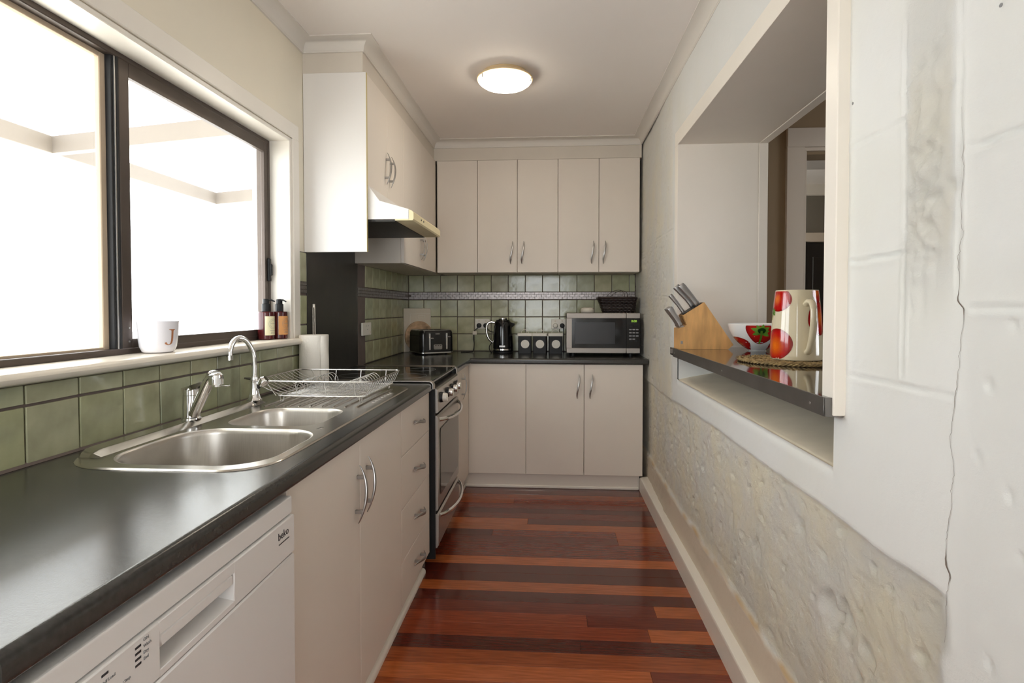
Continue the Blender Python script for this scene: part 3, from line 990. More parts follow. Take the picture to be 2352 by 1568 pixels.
mb.prism([(YB - 0.006, 0.862), (YB - 0.006, 0.9)] + bp, 'x', WF - 0.014, 0.652)
solo('corner_worktop', mb, M['worktop'], 'charcoal laminate worktop turning the far corner under toaster and microwave', 'worktop', smooth=30)
# sealant strip along the tiles
mb = MB().prism([(XL + 0.006, 0.9), (XL + 0.016, 0.9005), (XL + 0.0075, 0.908)], 'y', 0.495, 2.456)
struct('trim_5', mb, M['grout'], 'grey sealant line between worktop and green tiles')

# ------------------------------------------------------------------ sink
t = thing('sink', 'stainless steel double-bowl sink with ribbed drainer set in the worktop', 'sink', (-0.85, 1.69, 0.9), 0)
ZS = 0.9035


def loop_pts(x0, x1, y0, y1, r, z, n=8):
    return [(x, y, z) for x, y in rrect(x0, x1, y0, y1, r, n)]


OUT = (-1.092, -0.604, 1.085, 2.302, 0.07)


def outline(d, z):
    return [(x, y, z) for x, y in rrect4(-1.092 - d, -0.604 + d, 1.085 - d, 2.302 + d, (0.07 + d, 0.07 + d, 0.14 + d, 0.10 + d))]


B1 = (-1.008, -0.626, 1.112, 1.466, 0.105)
B2 = (-0.966, -0.676, 1.502, 1.778, 0.075)
b = bmesh.new()
edges = []
loops = []
for spec, z in ((OUT, ZS), (B1, ZS), (B2, ZS)):
    vs = [b.verts.new(p) for p in (outline(0, z) if spec is OUT else loop_pts(*spec, z))]
    loops.append(vs)
    for i in range(len(vs)): edges.append(b.edges.new((vs[i], vs[(i + 1) % len(vs)])))
bmesh.ops.triangle_fill(b, edges=edges, use_beauty=True)
b.verts.index_update()
mb = MB().add([v.co[:] for v in b.verts], [[v.index for v in f.verts] for f in b.faces])
b.free()


def inset(s, d, z):
    return loop_pts(s[0] + d, s[1] - d, s[2] + d, s[3] - d, max(0.012, s[4] - d * 0.6), z)


mb.loft([outline(0, ZS), outline(0.003, 0.9022), outline(0.0045, 0.9003)], False, False)
part('deck', mb, M['steel'], t, smooth=30)
for s, dep in ((B1, 0.165), (B2, 0.12)):
    mb = MB()
    mb.loft([inset(s, 0, ZS), inset(s, 0.003, ZS - 0.001), inset(s, 0.0065, ZS - 0.005), inset(s, 0.009, ZS - 0.014), inset(s, 0.018, ZS - dep + 0.045), inset(s, 0.026, ZS - dep + 0.018), inset(s, 0.042, ZS - dep + 0.004), inset(s, 0.065, ZS - dep)], False, True)
    bw = part('bowl', mb, M['steel_bowl'], t, smooth=60)
    cx, cy = (s[0] + s[1]) / 2, (s[2] + s[3]) / 2
    part('plug_hole', MB().lathe([(0.042, 0.001), (0.040, 0.003), (0.030, 0.001), (0.012, 0.002)], (cx, cy, ZS - dep), 24), M['chrome'], bw)
# raised tap ledge: bright sloping strip behind the bowls
mb = MB()
strip = []
for y, e in ((1.152, 0.0), (1.162, 0.6), (1.182, 1.0), (1.21, 1.0), (1.25, 1.0), (1.60, 1.0), (1.868, 1.0), (1.880, 0.6), (1.888, 0.0)):
    back = -1.092 if y > 1.225 else -0.952 - math.sqrt(0.14 ** 2 - (1.225 - y) ** 2)
    strip.append([(back + 0.002, y, ZS), (back + 0.005, y, ZS + 0.012 * e + 0.0002), (-1.047, y, ZS + 0.0130 * e + 0.0002), (-1.042, y, ZS + 0.0118 * e + 0.0002), (-1.0225, y, ZS + 0.0001)])
o_ = len(mb.v)
for st in strip: mb.v += st
for i in range(len(strip) - 1):
    for j in range(4): mb.f.append((o_ + i * 5 + j, o_ + i * 5 + j + 1, o_ + (i + 1) * 5 + j + 1, o_ + (i + 1) * 5 + j))
part('tap_ledge', mb, M['steel'], t, smooth=20)
# overflow notch between the bowls
mb = MB().tube([(-0.664, 1.462, ZS - 0.006), (-0.652, 1.485, ZS - 0.0030), (-0.650, 1.504, ZS - 0.004)], [0.012, 0.014, 0.010], 12, flat=0.35)
part('overflow_notch', mb, M['steel'], t)
for k in range(9):
    x = -0.985 + 0.0405 * k
    mb = MB().tube([(x, 1.798, ZS - 0.0015), (x, 1.815, ZS + 0.0012), (x, 2.19, ZS + 0.0012), (x, 2.215, ZS - 0.0015)], 0.0042, 8)
    part('drainer_rib', mb, M['steel'], t)
for k in range(7):
    y = 1.90 + 0.036 * k
    part('drainer_rib', MB().tube([(-0.648, y, ZS - 0.0015), (-0.640, y, ZS - 0.0003), (-0.622, y + 0.004, ZS - 0.0015)], 0.0016, 6), M['steel'], t)

# ------------------------------------------------------------------ taps
tx, ty = -1.062, 1.53
ZS += 0.0125
t = thing('mixer_tap', 'squat chrome mixer tap with slanting spout beside the large bowl', 'tap', (tx, ty, ZS), 0)
part('body', MB().lathe([(0.027, 0), (0.027, 0.004), (0.0235, 0.006), (0.0235, 0.070)], (tx, ty, ZS), 28), M['chrome'], t)
lv = part('lever', MB().lathe([(0.0240, 0.072), (0.0240, 0.088), (0.020, 0.092), (0.0, 0.093)], (tx, ty, ZS), 28, True, False)
          .loft([[(tx - 0.012, ty - 0.024, ZS + 0.078), (tx + 0.030, ty - 0.024, ZS + 0.092), (tx + 0.030, ty + 0.024, ZS + 0.092), (tx - 0.012, ty + 0.024, ZS + 0.078)],
                 [(tx - 0.018, ty - 0.020, ZS + 0.092), (tx + 0.045, ty - 0.012, ZS + 0.113), (tx + 0.045, ty + 0.012, ZS + 0.113), (tx - 0.018, ty + 0.020, ZS + 0.092)]]), M['chrome'], t)
sp = smooth_path([(tx + 0.016, ty - 0.012, ZS + 0.016), (tx + 0.060, ty - 0.040, ZS + 0.072), (tx + 0.098, ty - 0.066, ZS + 0.120), (tx + 0.118, ty - 0.080, ZS + 0.139), (tx + 0.134, ty - 0.090, ZS + 0.141)], 5)
mb = MB().tube(sp, [0.0155] * len(sp), 16, flat=0.9)
spo = part('spout', mb, M['chrome'], t)
mb = MB().lathe([(0.0, 0.03), (0.012, 0.029), (0.018, 0.024), (0.0190, 0.014), (0.0185, 0.013), (0.0185, -0.002), (0.0, -0.002)], (tx + 0.136, ty - 0.092, ZS + 0.118), 24, False, False)
part('aerator', mb, M['chrome'], spo)
part('swivel_tab', MB().box(tx + 0.138, tx + 0.175, ty - 0.099, ty - 0.088, ZS + 0.111, ZS + 0.114, 0.001).lathe([(0.012, 0), (0.012, 0.006)], (tx + 0.138, ty - 0.092, ZS + 0.110), 16), M['chrome'], spo)

tx, ty = -1.050, 1.85
t = thing('filter_tap', 'tall chrome gooseneck filter tap beside the dish rack', 'tap', (tx, ty, ZS), 0)
part('body', MB().lathe([(0.025, 0), (0.026, 0.003), (0.020, 0.008), (0.016, 0.025), (0.0145, 0.045), (0.0145, 0.066), (0.0165, 0.068), (0.0165, 0.071), (0.0125, 0.073), (0.0125, 0.082), (0.010, 0.086)], (tx, ty, ZS), 28), M['chrome'], t)
sp = smooth_path([(tx, ty, ZS + 0.082), (tx + 0.001, ty, ZS + 0.13), (tx - 0.003, ty - 0.003, ZS + 0.172), (tx - 0.020, ty - 0.018, ZS + 0.212), (tx - 0.036, ty - 0.040, ZS + 0.222), (tx - 0.046, ty - 0.060, ZS + 0.207), (tx - 0.050, ty - 0.070, ZS + 0.180), (tx - 0.050, ty - 0.072, ZS + 0.165)], 6)
# spout swings out over the small bowl
sp = [(tx + (p[0] - tx) * 0.9 + 0.0, p[1], p[2]) for p in sp]
part('spout', MB().tube(sp, 0.0092, 14).tube([sp[-1], (sp[-1][0], sp[-1][1], sp[-1][2] - 0.016)], 0.0108, 14), M['chrome'], t)
kb = part('valve_stem', MB().tube([(tx + 0.008, ty + 0.002, ZS + 0.045), (tx + 0.022, ty + 0.004, ZS + 0.058)], 0.009, 12), M['black_satin'], t)
part('knob', MB().tube([(tx + 0.018, ty + 0.003, ZS + 0.054), (tx + 0.024, ty + 0.004, ZS + 0.060), (tx + 0.034, ty + 0.006, ZS + 0.071), (tx + 0.040, ty + 0.007, ZS + 0.076)], [0.012, 0.0165, 0.0185, 0.013], 10), M['chrome'], t)
part('lever', MB().tube([(tx - 0.010, ty, ZS + 0.076), (tx - 0.034, ty - 0.004, ZS + 0.078)], [0.005, 0.0035], 8), M['chrome'], t)

ZS -= 0.0125

# ------------------------------------------------------------------ dish rack
t = thing('dish_rack', 'chromed wire dish rack standing empty on the ribbed drainer', 'dish rack', (-0.86, 2.04, ZS), 0)
x0, x1, y0, y1 = -1.075, -0.632, 1.862, 2.235
zr, zf = 0.982, 0.928
part('rim', MB().tube([(x, y, zr) for x, y in rrect(x0, x1, y0, y1, 0.02, 4)], 0.0026, 8, closed=True), M['wire'], t)
fx0, fx1 = -0.985, -0.655
part('base_frame', MB().tube([(x, y, zf) for x, y in rrect(fx0, fx1, y0 + 0.015, y1 - 0.015, 0.015, 4)], 0.0024, 8, closed=True), M['wire'], t)
ws = 0.0015
nw = 12
for k in range(nw):
    y = y0 + 0.022 + (y1 - y0 - 0.044) * k / (nw - 1)
    # one cross wire: rim, side, floor with two plate humps, side, rim
    pth = smooth_path([(x0, y, zr), (x0 + 0.035, y, zr - 0.022), (fx0 + 0.015, y, zf + 0.003), (fx0 + 0.04, y, zf), (-0.800, y, zf), (fx1 - 0.05, y, zf), (fx1 - 0.006, y, zf + 0.002), (x1, y, zr)], 3)
    part('cross_wire', MB().tube(pth, ws, 6), M['wire'], t)
for cx in (-0.925, -0.745):
    mb = MB()
    for k in range(nw - 1):
        y = y0 + 0.035 + (y1 - y0 - 0.070) * k / (nw - 2)
        mb.tube(smooth_path([(cx - 0.022, y, zf), (cx - 0.018, y, zf + 0.028), (cx + 0.010, y, zf + 0.046), (cx + 0.034, y, zf + 0.030), (cx + 0.042, y, zf)], 4), ws, 6)
    part('plate_loops', mb, M['wire'], t, kind='stuff')
for k in range(5):
    x = fx0 + 0.03 + (fx1 - fx0 - 0.06) * k / 4
    part('long_wire', MB().tube([(x, y0 + 0.015, zf - 0.003), (x, y1 - 0.015, zf - 0.003)], ws, 6), M['wire'], t)
for k in range(4):
    x = x0 + 0.06 + (x1 - x0 - 0.12) * k / 3
    for yy, yb in ((y0, y0 + 0.015), (y1, y1 - 0.015)):
        part('side_wire', MB().tube([(x, yy, zr), (min(max(x, fx0), fx1), yb, zf)], 0.0017, 6), M['wire'], t)
for x, y in ((fx0 + 0.02, y0 + 0.02), (fx1 - 0.02, y0 + 0.02), (fx0 + 0.02, y1 - 0.02), (fx1 - 0.02, y1 - 0.02)):
    part('foot', MB().tube(smooth_path([(x, y - 0.014, zf), (x, y - 0.008, ZS + 0.006), (x, y, ZS + 0.0042), (x, y + 0.008, ZS + 0.006), (x, y + 0.014, zf)], 3), 0.0019, 6), M['wire'], t)

# ------------------------------------------------------------------ paper towel on its stand
tx, ty = -1.066, 2.375
t = thing('paper_towel', 'white paper towel roll on a chrome stand beside the sill end', 'paper towel', (tx, ty, ZT), 0)
part('stand', MB().lathe([(0.058, 0.0), (0.058, 0.005), (0.050, 0.008)], (tx, ty, ZS + .0005), 32).tube(smooth_path([(tx - 0.004, ty, 0.91), (tx - 0.004, ty, 1.236), (tx, ty, 1.245), (tx + 0.004, ty, 1.236), (tx + 0.004, ty, 0.91)], 4), 0.0022, 8), M['chrome'], t)
mb = MB()
sp_ = []
for k in range(49):
    a = 2 * math.pi * k / 48 + R(-40)
    rr = 0.062 + 0.0035 * k / 48
    sp_.append((rr * math.cos(a), rr * math.sin(a)))
inner = [(0.019 * math.cos(2 * math.pi * k / 48), 0.019 * math.sin(2 * math.pi * k / 48)) for k in range(49)]
zz0, zz1 = 0.9125, 1.1225
lp = []
for rad_, z in ((1.0, zz0), (1.0, zz0 + 0.07), (0.985, zz0 + 0.14), (1.0, zz1 - 0.004), (0.99, zz1)):
    lp.append([(tx + x * rad_, ty + y * rad_, z) for x, y in sp_])
lp.append([(tx + x, ty + y, zz1) for x, y in inner])
lp.append([(tx + x, ty + y, zz1 - 0.1) for x, y in inner])
mb.loft(lp, True, False)
rl = part('roll', mb, M['paper'], t, smooth=50)
mb = MB()   # the loose outer sheet that stands off the roll
a0 = R(-40)
sh = []
for k in range(9):
    a = a0 + 0.55 * k / 8 - 0.55 + 0.5
    rr = 0.0675 + 0.006 * math.sin(math.pi * k / 8) + 0.004 * k / 8
    sh.append((rr * math.cos(a), rr * math.sin(a)))
for i in range(8):
    pass
n0 = len(sh)
for z in (zz0 + 0.002, zz0 + 0.09, zz0 + 0.16, zz1 - 0.004):
    kz = 1.0 + 0.06 * math.sin((z - zz0) / 0.21 * 5)
    mb.v += [(tx + x * kz, ty + y * kz, z) for x, y in sh]
for j in range(3):
    for i in range(n0 - 1): mb.f.append((j * n0 + i, j * n0 + i + 1, (j + 1) * n0 + i + 1, (j + 1) * n0 + i))
part('loose_sheet', mb, M['paper'], t)

# ------------------------------------------------------------------ things on the sill
c = (-1.176, 1.548, 1.1105)
t = thing('mug', 'white frosted cup with a copper letter on the window sill', 'mug', c, 0)
outer = [(0.036, 0.0), (0.042, 0.004), (0.048, 0.018), (0.0515, 0.045), (0.0545, 0.088), (0.0555, 0.094)]
part('body', MB().lathe(outer + [(0.0525, 0.094), (0.0500, 0.05), (0.040, 0.008), (0.0, 0.007)], c, 40, True, False), M['mug_glass'], t)


def interp(prof, z):
    for (r0, z0), (r1, z1) in zip(prof[:-1], prof[1:]):
        if z0 <= z <= z1: return r0 + (r1 - r0) * (z - z0) / max(1e-9, z1 - z0)
    return prof[-1][0] if z > prof[-1][1] else prof[0][0]


def wrap_print(name, me, parent, c, ang, z, rad, k, m, prof=None):
    """flat print bent round an upright round body; ang is where its middle looks"""
    me.transform(Matrix.Identity(4))
    xs = [v.co.x for v in me.vertices]
    mid = (min(xs) + max(xs)) / 2
    for v in me.vertices:
        a = ang + (v.co.x - mid) / rad
        zz_ = v.co.y
        r_ = (interp(prof, z + zz_) if prof else rad + k * zz_) + 0.0005 + v.co.z
        v.co = (r_ * math.cos(a), r_ * math.sin(a), z + zz_)
    return link(name, me, parent)


jp = [(0.012, 0.046), (0.032, 0.046), (0.032, 0.0445), (0.0272, 0.0425), (0.0262, 0.040), (0.0262, 0.012), (0.0240, 0.004), (0.018, 0.0), (0.011, -0.0012), (0.0045, 0.0008), (0.001, 0.004), (0.002, 0.0072), (0.0052, 0.008), (0.0078, 0.0058), (0.0092, 0.0022), (0.0135, 0.001), (0.0180, 0.005), (0.0196, 0.012), (0.0196, 0.040), (0.0186, 0.0425), (0.012, 0.0445)]
b = bmesh.new()
f = b.faces.new([b.verts.new((x, y, 0)) for x, y in jp])
bmesh.ops.triangulate(b, faces=b.faces[:])
bmesh.ops.subdivide_edges(b, edges=b.edges[:], cuts=2)
me = bpy.data.meshes.new('letter'); b.to_mesh(me); b.free(); me.materials.append(M['copper_print'])
wrap_print('printed_letter', me, t, c, R(-17), 0.024, 0.0525, 0.0, None, outer)


def pump_bottle(c, ang, lab, labmat):
    t = thing('pump_bottle', lab, 'bottle', c, 0)
    part('body', MB().lathe([(0.030, 0.0), (0.033, 0.003), (0.033, 0.112), (0.031, 0.117), (0.014, 0.119)], c, 36), M['amber'], t)
    pm = part('pump', MB().lathe([(0.0165, 0.119), (0.0165, 0.148), (0.0155, 0.150), (0.0125, 0.151), (0.0125, 0.168), (0.0105, 0.171)], c, 24), M['black_satin'], t)
    d = Vector((math.cos(ang), math.sin(ang), 0))
    p0 = Vector(c) + Vector((0, 0, 0.166))
    part('nozzle', MB().tube([p0 - d * 0.004, p0 + d * 0.020 + Vector((0, 0, 0.001)), p0 + d * 0.036 + Vector((0, 0, -0.006))], [0.006, 0.004, 0.0028], 8), M['black_satin'], pm)
    mb = MB()
    n = 20
    for i in range(n + 1):
        a = R(-70) + R(118) * i / n
        for r_, z in ((0.0334, 0.018), (0.0334, 0.098)): mb.v.append((c[0] + r_ * math.cos(a), c[1] + r_ * math.sin(a), c[2] + z))
    for i in range(n): mb.f.append((2 * i, 2 * i + 2, 2 * i + 3, 2 * i + 1))
    lb = part('paper_label', mb, labmat, t)
    # ring emblem and lines of print
    mb = MB()
    def on(a, z, e=0.0338): return (c[0] + e * math.cos(a), c[1] + e * math.sin(a), c[2] + z)
    for rr in (0.021, 0.0155):
        mb.tube([on(R(-8) + rr / 0.0334 * math.cos(q), 0.066 + rr * math.sin(q)) for q in [2 * math.pi * k / 28 for k in range(28)]], 0.0004, 4, closed=True)
    part('ring_print', mb, M['print_grey'], lb)
    for z, a0_, a1_ in ((0.066, -30, 14), (0.037, -34, 18), (0.030, -26, 10), (0.025, -30, 14)):
        mb = MB()
        a = a0_
        while a < a1_:
            st = random.uniform(1.2, 3.0)
            p_ = [on(R(q), z + e_, 0.03345 + 0.0001) for q in (a, a + st) for e_ in (0, 0.0022)]
            mb.add(p_, [(0, 2, 3, 1)])
            a += st + 1.3
        part('line_print', mb, M['print_grey'], lb, smooth=0)
    return t


pump_bottle((-1.202, 2.214, 1.1105), R(10), 'dark red pump bottle with a cream label on the sill', M['label_cream'])
pump_bottle((-1.176, 2.277, 1.1105), R(-15), 'dark red pump bottle with an orange label at the sill end', M['label_orange'])

# ------------------------------------------------------------------ stove
t = thing('stove', 'stainless steel freestanding oven with black ceramic cooktop', 'stove', (-0.82, 2.77, 0), 0)
SA, SB = 2.502, 3.075
part('body', MB().box(-1.12, -0.572, SA + 0.004, SB - 0.004, 0.06, 0.896, 0.002), M['black_satin'], t)
part('side_panel', MB().box(-0.60, -0.541, SA - 0.012, SA + 0.001, 0.06, 0.888, 0.001), M['black_satin'], t)
mb = MB()
mb.prism([(-0.575, 0.748), (-0.533, 0.748), (-0.527, 0.754), (-0.533, 0.858), (-0.540, 0.866), (-0.575, 0.868)], 'y', SA + 0.004, SB)
cp = part('control_panel', mb, M['oven_steel'], t, smooth=30)


def disc_x(mb, x, y, z, prof, n=20):
    s = len(mb.v)
    mb.lathe(prof, (0, 0, 0), n)
    mb.xf(Matrix.Translation((x, y, z)) @ Matrix.Rotation(R(90), 4, 'Y'), s)
    return mb


for i, y in enumerate((2.575, 2.735, 2.865, 2.965)):
    kb = part('knob_skirt', disc_x(MB(), -0.530, y, 0.813, [(0.026, 0), (0.024, 0.012)], 24), M['black_satin'], cp)
    part('knob', disc_x(MB(), -0.522, y, 0.813, [(0.0205, 0), (0.0205, 0.020), (0.018, 0.024), (0.006, 0.024)], 24).box(-0.500, -0.495, y - 0.003, y + 0.003, 0.797, 0.829, 0.001), M['plastic_white'] if i == 0 else M['chrome'], cp, label='white knob' if i == 0 else None)
part('indicator', disc_x(MB(), -0.531, 3.03, 0.83, [(0.006, 0), (0.005, 0.003)], 12), M['black_gloss'], cp)
# oven door, slightly bowed, with a window
mb = MB()
dprof = [(-0.575, 0.285), (-0.536, 0.285), (-0.530, 0.292), (-0.527, 0.50), (-0.530, 0.728), (-0.536, 0.736), (-0.575, 0.736)]
mb.prism(dprof, 'y', SA + 0.002, SB)
od = part('oven_door', mb, M['oven_steel'], t, smooth=30)
mb = MB()
mb.loft([[(-0.5262, y, z) for y, z in rrect(2.545, 3.035, 0.345, 0.665, 0.02, 4)], [(-0.5245, y, z) for y, z in rrect(2.548, 3.032, 0.348, 0.662, 0.02, 4)]])
part('door_window', mb, M['oven_glass'], od)


def bowed_bar(y0, y1, z, d0, bow, r):
    pts = []
    for k in range(17):
        s = k / 16
        pts.append((d0 + bow * (1 - (2 * s - 1) ** 2) ** 0.75, y0 + (y1 - y0) * s, z - 0.010 * (1 - (2 * s - 1) ** 2)))
    return MB().tube(pts, r, 10, flat=1.3)


part('handle', bowed_bar(SA + 0.035, SB - 0.02, 0.712, -0.532, 0.055, 0.0075), M['chrome'], od)
mb = MB()
mb.prism([(-0.575, 0.108), (-0.535, 0.108), (-0.528, 0.120), (-0.527, 0.262), (-0.535, 0.270), (-0.575, 0.270)], 'y', SA + 0.002, SB)
dr = part('warming_drawer', mb, M['oven_steel'], t, smooth=30)
part('handle', bowed_bar(SA + 0.035, SB - 0.02, 0.252, -0.530, 0.055, 0.008), M['chrome'], dr)
part('leg', MB().lathe([(0.018, 0), (0.018, 0.02), (0.012, 0.022), (0.012, 0.07)], (-0.62, SA + 0.04, 0), 14), M['satin'], t)
part('leg', MB().lathe([(0.018, 0), (0.018, 0.02), (0.012, 0.022), (0.012, 0.07)], (-0.62, SB - 0.04, 0), 14), M['satin'], t)
ct = part('cooktop', MB().box(-1.13, -0.545, 2.462, 3.060, 0.895, 0.9085, 0.004, 2), M['cooktop'], t)
for cx, cy, rr in ((-0.70, 2.62, 0.09), (-0.70, 2.90, 0.075), (-0.97, 2.62, 0.075), (-0.97, 2.90, 0.095)):
    mb = MB().tube([(cx + rr * math.cos(a), cy + rr * math.sin(a), 0.9086) for a in [2 * math.pi * k / 36 for k in range(36)]], 0.0005, 4, closed=True)
    part('ring_print', mb, M['print_grey'], ct)
for y in (2.449, 3.068):
    pth = smooth_path([(-1.128, y, 0.9068), (-0.80, y, 0.9068), (-0.575, y, 0.9068), (-0.548, y, 0.9035), (-0.538, y, 0.892), (-0.5375, y, 0.872)], 4)
    part('side_trim', MB().tube(pth, 0.0165, 14, flat=0.36), M['oven_steel'], t)

# ------------------------------------------------------------------ range hood
t = thing('range_hood', 'slide-under range hood with white side and yellowed front lip', 'range hood', (-0.88, 2.77, 1.647), 0)
hp = [(XL + 0.003, 1.655), (XL + 0.003, 1.81), (-0.846, 1.812), (-0.793, 1.740), (-0.655, 1.700), (-0.655, 1.655)]
mb = MB().prism(hp, 'y', 2.470, 3.074)
part('shell', mb, M['white_panel'], t, smooth=25)
mb = MB().prism([(-0.656, 1.700), (-0.642, 1.694), (-0.633, 1.684), (-0.633, 1.655), (-0.638, 1.648), (-0.720, 1.648), (-0.720, 1.655), (-0.656, 1.655)], 'y', 2.470, 3.074)
lipo = part('front_lip', mb, M['hood_cream'], t, smooth=30)
part('filter', MB().box(XL + 0.02, -0.722, 2.482, 3.062, 1.645, 1.656), M['hood_filter'], t)
for y in (2.62, 2.67):
    part('button', disc_x(MB(), -0.634, y, 1.672, [(0.005, 0), (0.004, 0.003)], 10), M['black_satin'], lipo)
for x in (-0.835, -0.80):
    pass

# ------------------------------------------------------------------ wall cupboards
UX = -0.847
ZU0, ZU1 = 1.5025, 2.3235
t = thing('wall_cabinet', 'cream two-door wall cupboard above the range hood with white end panel', 'cabinet', (-1.0, 2.76, 1.5025), 0)
part('end_panel', MB().box(XL + 0.002, UX + 0.0005, 2.450, 2.467, ZU0, ZU1, 0.0008), M['white_panel'], t)
part('edge_strip', MB().box(UX, UX + 0.0012, 2.4505, 2.4665, ZU0, ZU1), M['gold_edge'], t)
part('carcass', MB().box(XL + 0.002, UX - 0.019, 2.468, 3.082, 1.815, ZU1 - 0.002), M['carcass'], t)
d = door_x(t, 2.468, 2.775, 1.752, ZU1, x=UX); handle(d, (UX, 2.742, 1.957), 'x')
d = door_x(t, 2.775, 3.083, 1.752, ZU1, x=UX); handle(d, (UX, 2.815, 1.955), 'x')
t = thing('wall_cabinet', 'cream two-door wall cupboard between range hood and end wall', 'cabinet', (-1.0, 3.52, 1.5025), 0)
part('carcass', MB().box(XL + 0.002, UX - 0.019, 3.084, 4.26, ZU0, ZU1 - 0.002, 0.001), M['carcass'], t)
d = door_x(t, 3.084, 3.511, ZU0, ZU1, x=UX); handle(d, (UX, 3.478, 1.638), 'x')
d = door_x(t, 3.511, 3.954, ZU0, ZU1, x=UX); handle(d, (UX, 3.545, 1.638), 'x')
UY = 3.957
defs = [('cream single-door corner wall cupboard left of the pair above the kettle', [(-0.838, -0.537)], []),
        ('cream two-door wall cupboard above the kettle and canisters', [(-0.537, -0.245), (-0.245, 0.051)], [-0.286, -0.204]),
        ('cream two-door wall cupboard above the microwave', [(0.051, 0.347), (0.347, 0.639)], [0.301, 0.386])]
for lab, drs, hs in defs:
    xa, xb = drs[0][0], drs[-1][1]
    t = thing('wall_cabinet', lab, 'cabinet', ((xa + xb) / 2, 4.1, ZU0), 0)
    part('carcass', MB().box(xa + 0.001, xb - 0.001, UY + 0.045, YB - 0.012, ZU0, ZU1 - 0.002, 0.001), M['carcass'], t)
    for i, (x0, x1) in enumerate(drs):
        d = door_y(t, x0, x1, ZU0, ZU1, UY)
        if hs: handle(d, (hs[i], UY, 1.646), 'y')

# ------------------------------------------------------------------ ceiling light
c = (-0.242, 2.85, ZC)
t = thing('ceiling_light', 'round lit oyster light with opal glass on the ceiling', 'ceiling light', c, 0)
part('base_ring', MB().lathe([(0.118, -0.001), (0.120, -0.018), (0.142, -0.024), (0.147, -0.028), (0.146, -0.034), (0.138, -0.036)], c, 48), M['lamp_ring'], t)
part('glass_dome', MB().lathe([(0.141, -0.0365), (0.136, -0.044), (0.120, -0.056), (0.090, -0.068), (0.050, -0.076), (0.015, -0.079), (0.0005, -0.0795)], c, 48, True, False), M['lamp_glass'], t)
for a in (100, -10, 220):
    x, y = c[0] + 0.139 * math.cos(R(a)), c[1] + 0.139 * math.sin(R(a))
    part('clip', MB().box(x - 0.004, x + 0.004, y - 0.006, y + 0.006, ZC - 0.050, ZC - 0.026, 0.001), M['satin'], t)

# ------------------------------------------------------------------ power points and cords
def power_point(x0, x1, z0, z1, lab):
    t = thing('power_point', lab, 'socket', ((x0 + x1) / 2, YB - 0.006, z0), 0)
    y = YB - 0.0105
    part('plate', MB().box(x0, x1, y - 0.009, y, z0, z1, 0.003, 2), M['plastic_white'], t)
    for k, xc in enumerate((x0 + (x1 - x0) * 0.27, x0 + (x1 - x0) * 0.73)):
        part('switch', MB().box(xc - 0.006, xc + 0.006, y - 0.0125, y - 0.009, z1 - 0.020, z1 - 0.009, 0.001), M['plastic_warm'], t)
    return y - 0.009


def plug(x, z, y, lab, m):
    t = thing('plug', lab, 'plug', (x, y, z), 0)
    part('body', MB().lathe([(0.0185, 0), (0.0185, 0.018), (0.016, 0.024), (0.009, 0.027)], n=24).xf(Matrix.Translation((x, y, z)) @ Matrix.Rotation(R(90), 4, 'X')), m, t)
    return t


y = power_point(-0.597, -0.483, 1.078, 1.156, 'white double power point with two black plugs behind the kettle')
plug(-0.566, 1.105, y, 'round black plug at the left of the power point near the toaster', M['black_satin'])
plug(-0.513, 1.105, y, 'round black plug partly hidden by the kettle handle', M['black_satin'])
y2 = power_point(0.005, 0.119, 1.079, 1.155, 'white double power point with a clear and a black plug beside the microwave')
plug(0.036, 1.105, y2, 'round white plug above the canisters', M['plastic_white'])
plug(0.090, 1.105, y2, 'round black plug beside the microwave edge', M['black_satin'])
# single socket on the left wall
t = thing('power_point', 'single white power point on the green tiles beside the dark splash sheet', 'socket', (XL, 3.24, 1.075), 0)
part('plate', MB().box(XL + 0.0105, XL + 0.024, 3.165, 3.320, 1.076, 1.154, 0.004, 2), M['plastic_white'], t)
for dy, dz in ((-0.02, 0.018), (0.02, 0.018), (0.0, -0.004)):
    part('socket_slot', MB().box(XL + 0.0235, XL + 0.0246, 3.245 + dy - 0.004, 3.245 + dy + 0.004, 1.113 + dz, 1.118 + dz), M['print_grey'], t)
part('switch', MB().box(XL + 0.023, XL + 0.027, 3.285, 3.300, 1.085, 1.100, 0.001), M['plastic_warm'], t)


def cord(pts, lab, r=0.0032):
    return solo('cord', MB().tube(smooth_path(pts, 8), r, 8), M['black_satin'], lab, 'cord')


cord([(-0.690, 4.118, 0.9036), (-0.66, 4.128, 0.9036), (-0.62, 4.14, 0.9040), (-0.600, 4.16, 0.912), (-0.598, 4.20, 0.96), (-0.608, 4.225, 1.02), (-0.600, 4.228, 1.06), (-0.574, 4.233, 1.088)], 'thin black cord from toaster up to the power point')
cord([(-0.500, 4.238, 1.092), (-0.485, 4.225, 1.066), (-0.455, 4.215, 1.055), (-0.40, 4.215, 1.045), (-0.39, 4.20, 0.99), (-0.43, 4.17, 0.985), (-0.462, 4.14, 0.965), (-0.470, 4.12, 0.935), (-0.456, 4.10, 0.9060), (-0.4445, 4.088, 0.9050)], 'black kettle cord looping behind its handle')
cord([(0.098, 4.238, 1.090), (0.101, 4.228, 1.06), (0.100, 4.224, 1.0), (0.100, 4.222, 0.93), (0.101, 4.220, 0.908), (0.103, 4.205, 0.9036)], 'black microwave cord hanging beside the canisters')
# clear tag on the toaster cord
solo('cord_tag', MB().box(-0.612, -0.578, 4.205, 4.222, 1.032, 1.062, 0.006, 2), M['plastic_warm'], 'small translucent tag tied to the toaster cord', 'tag')

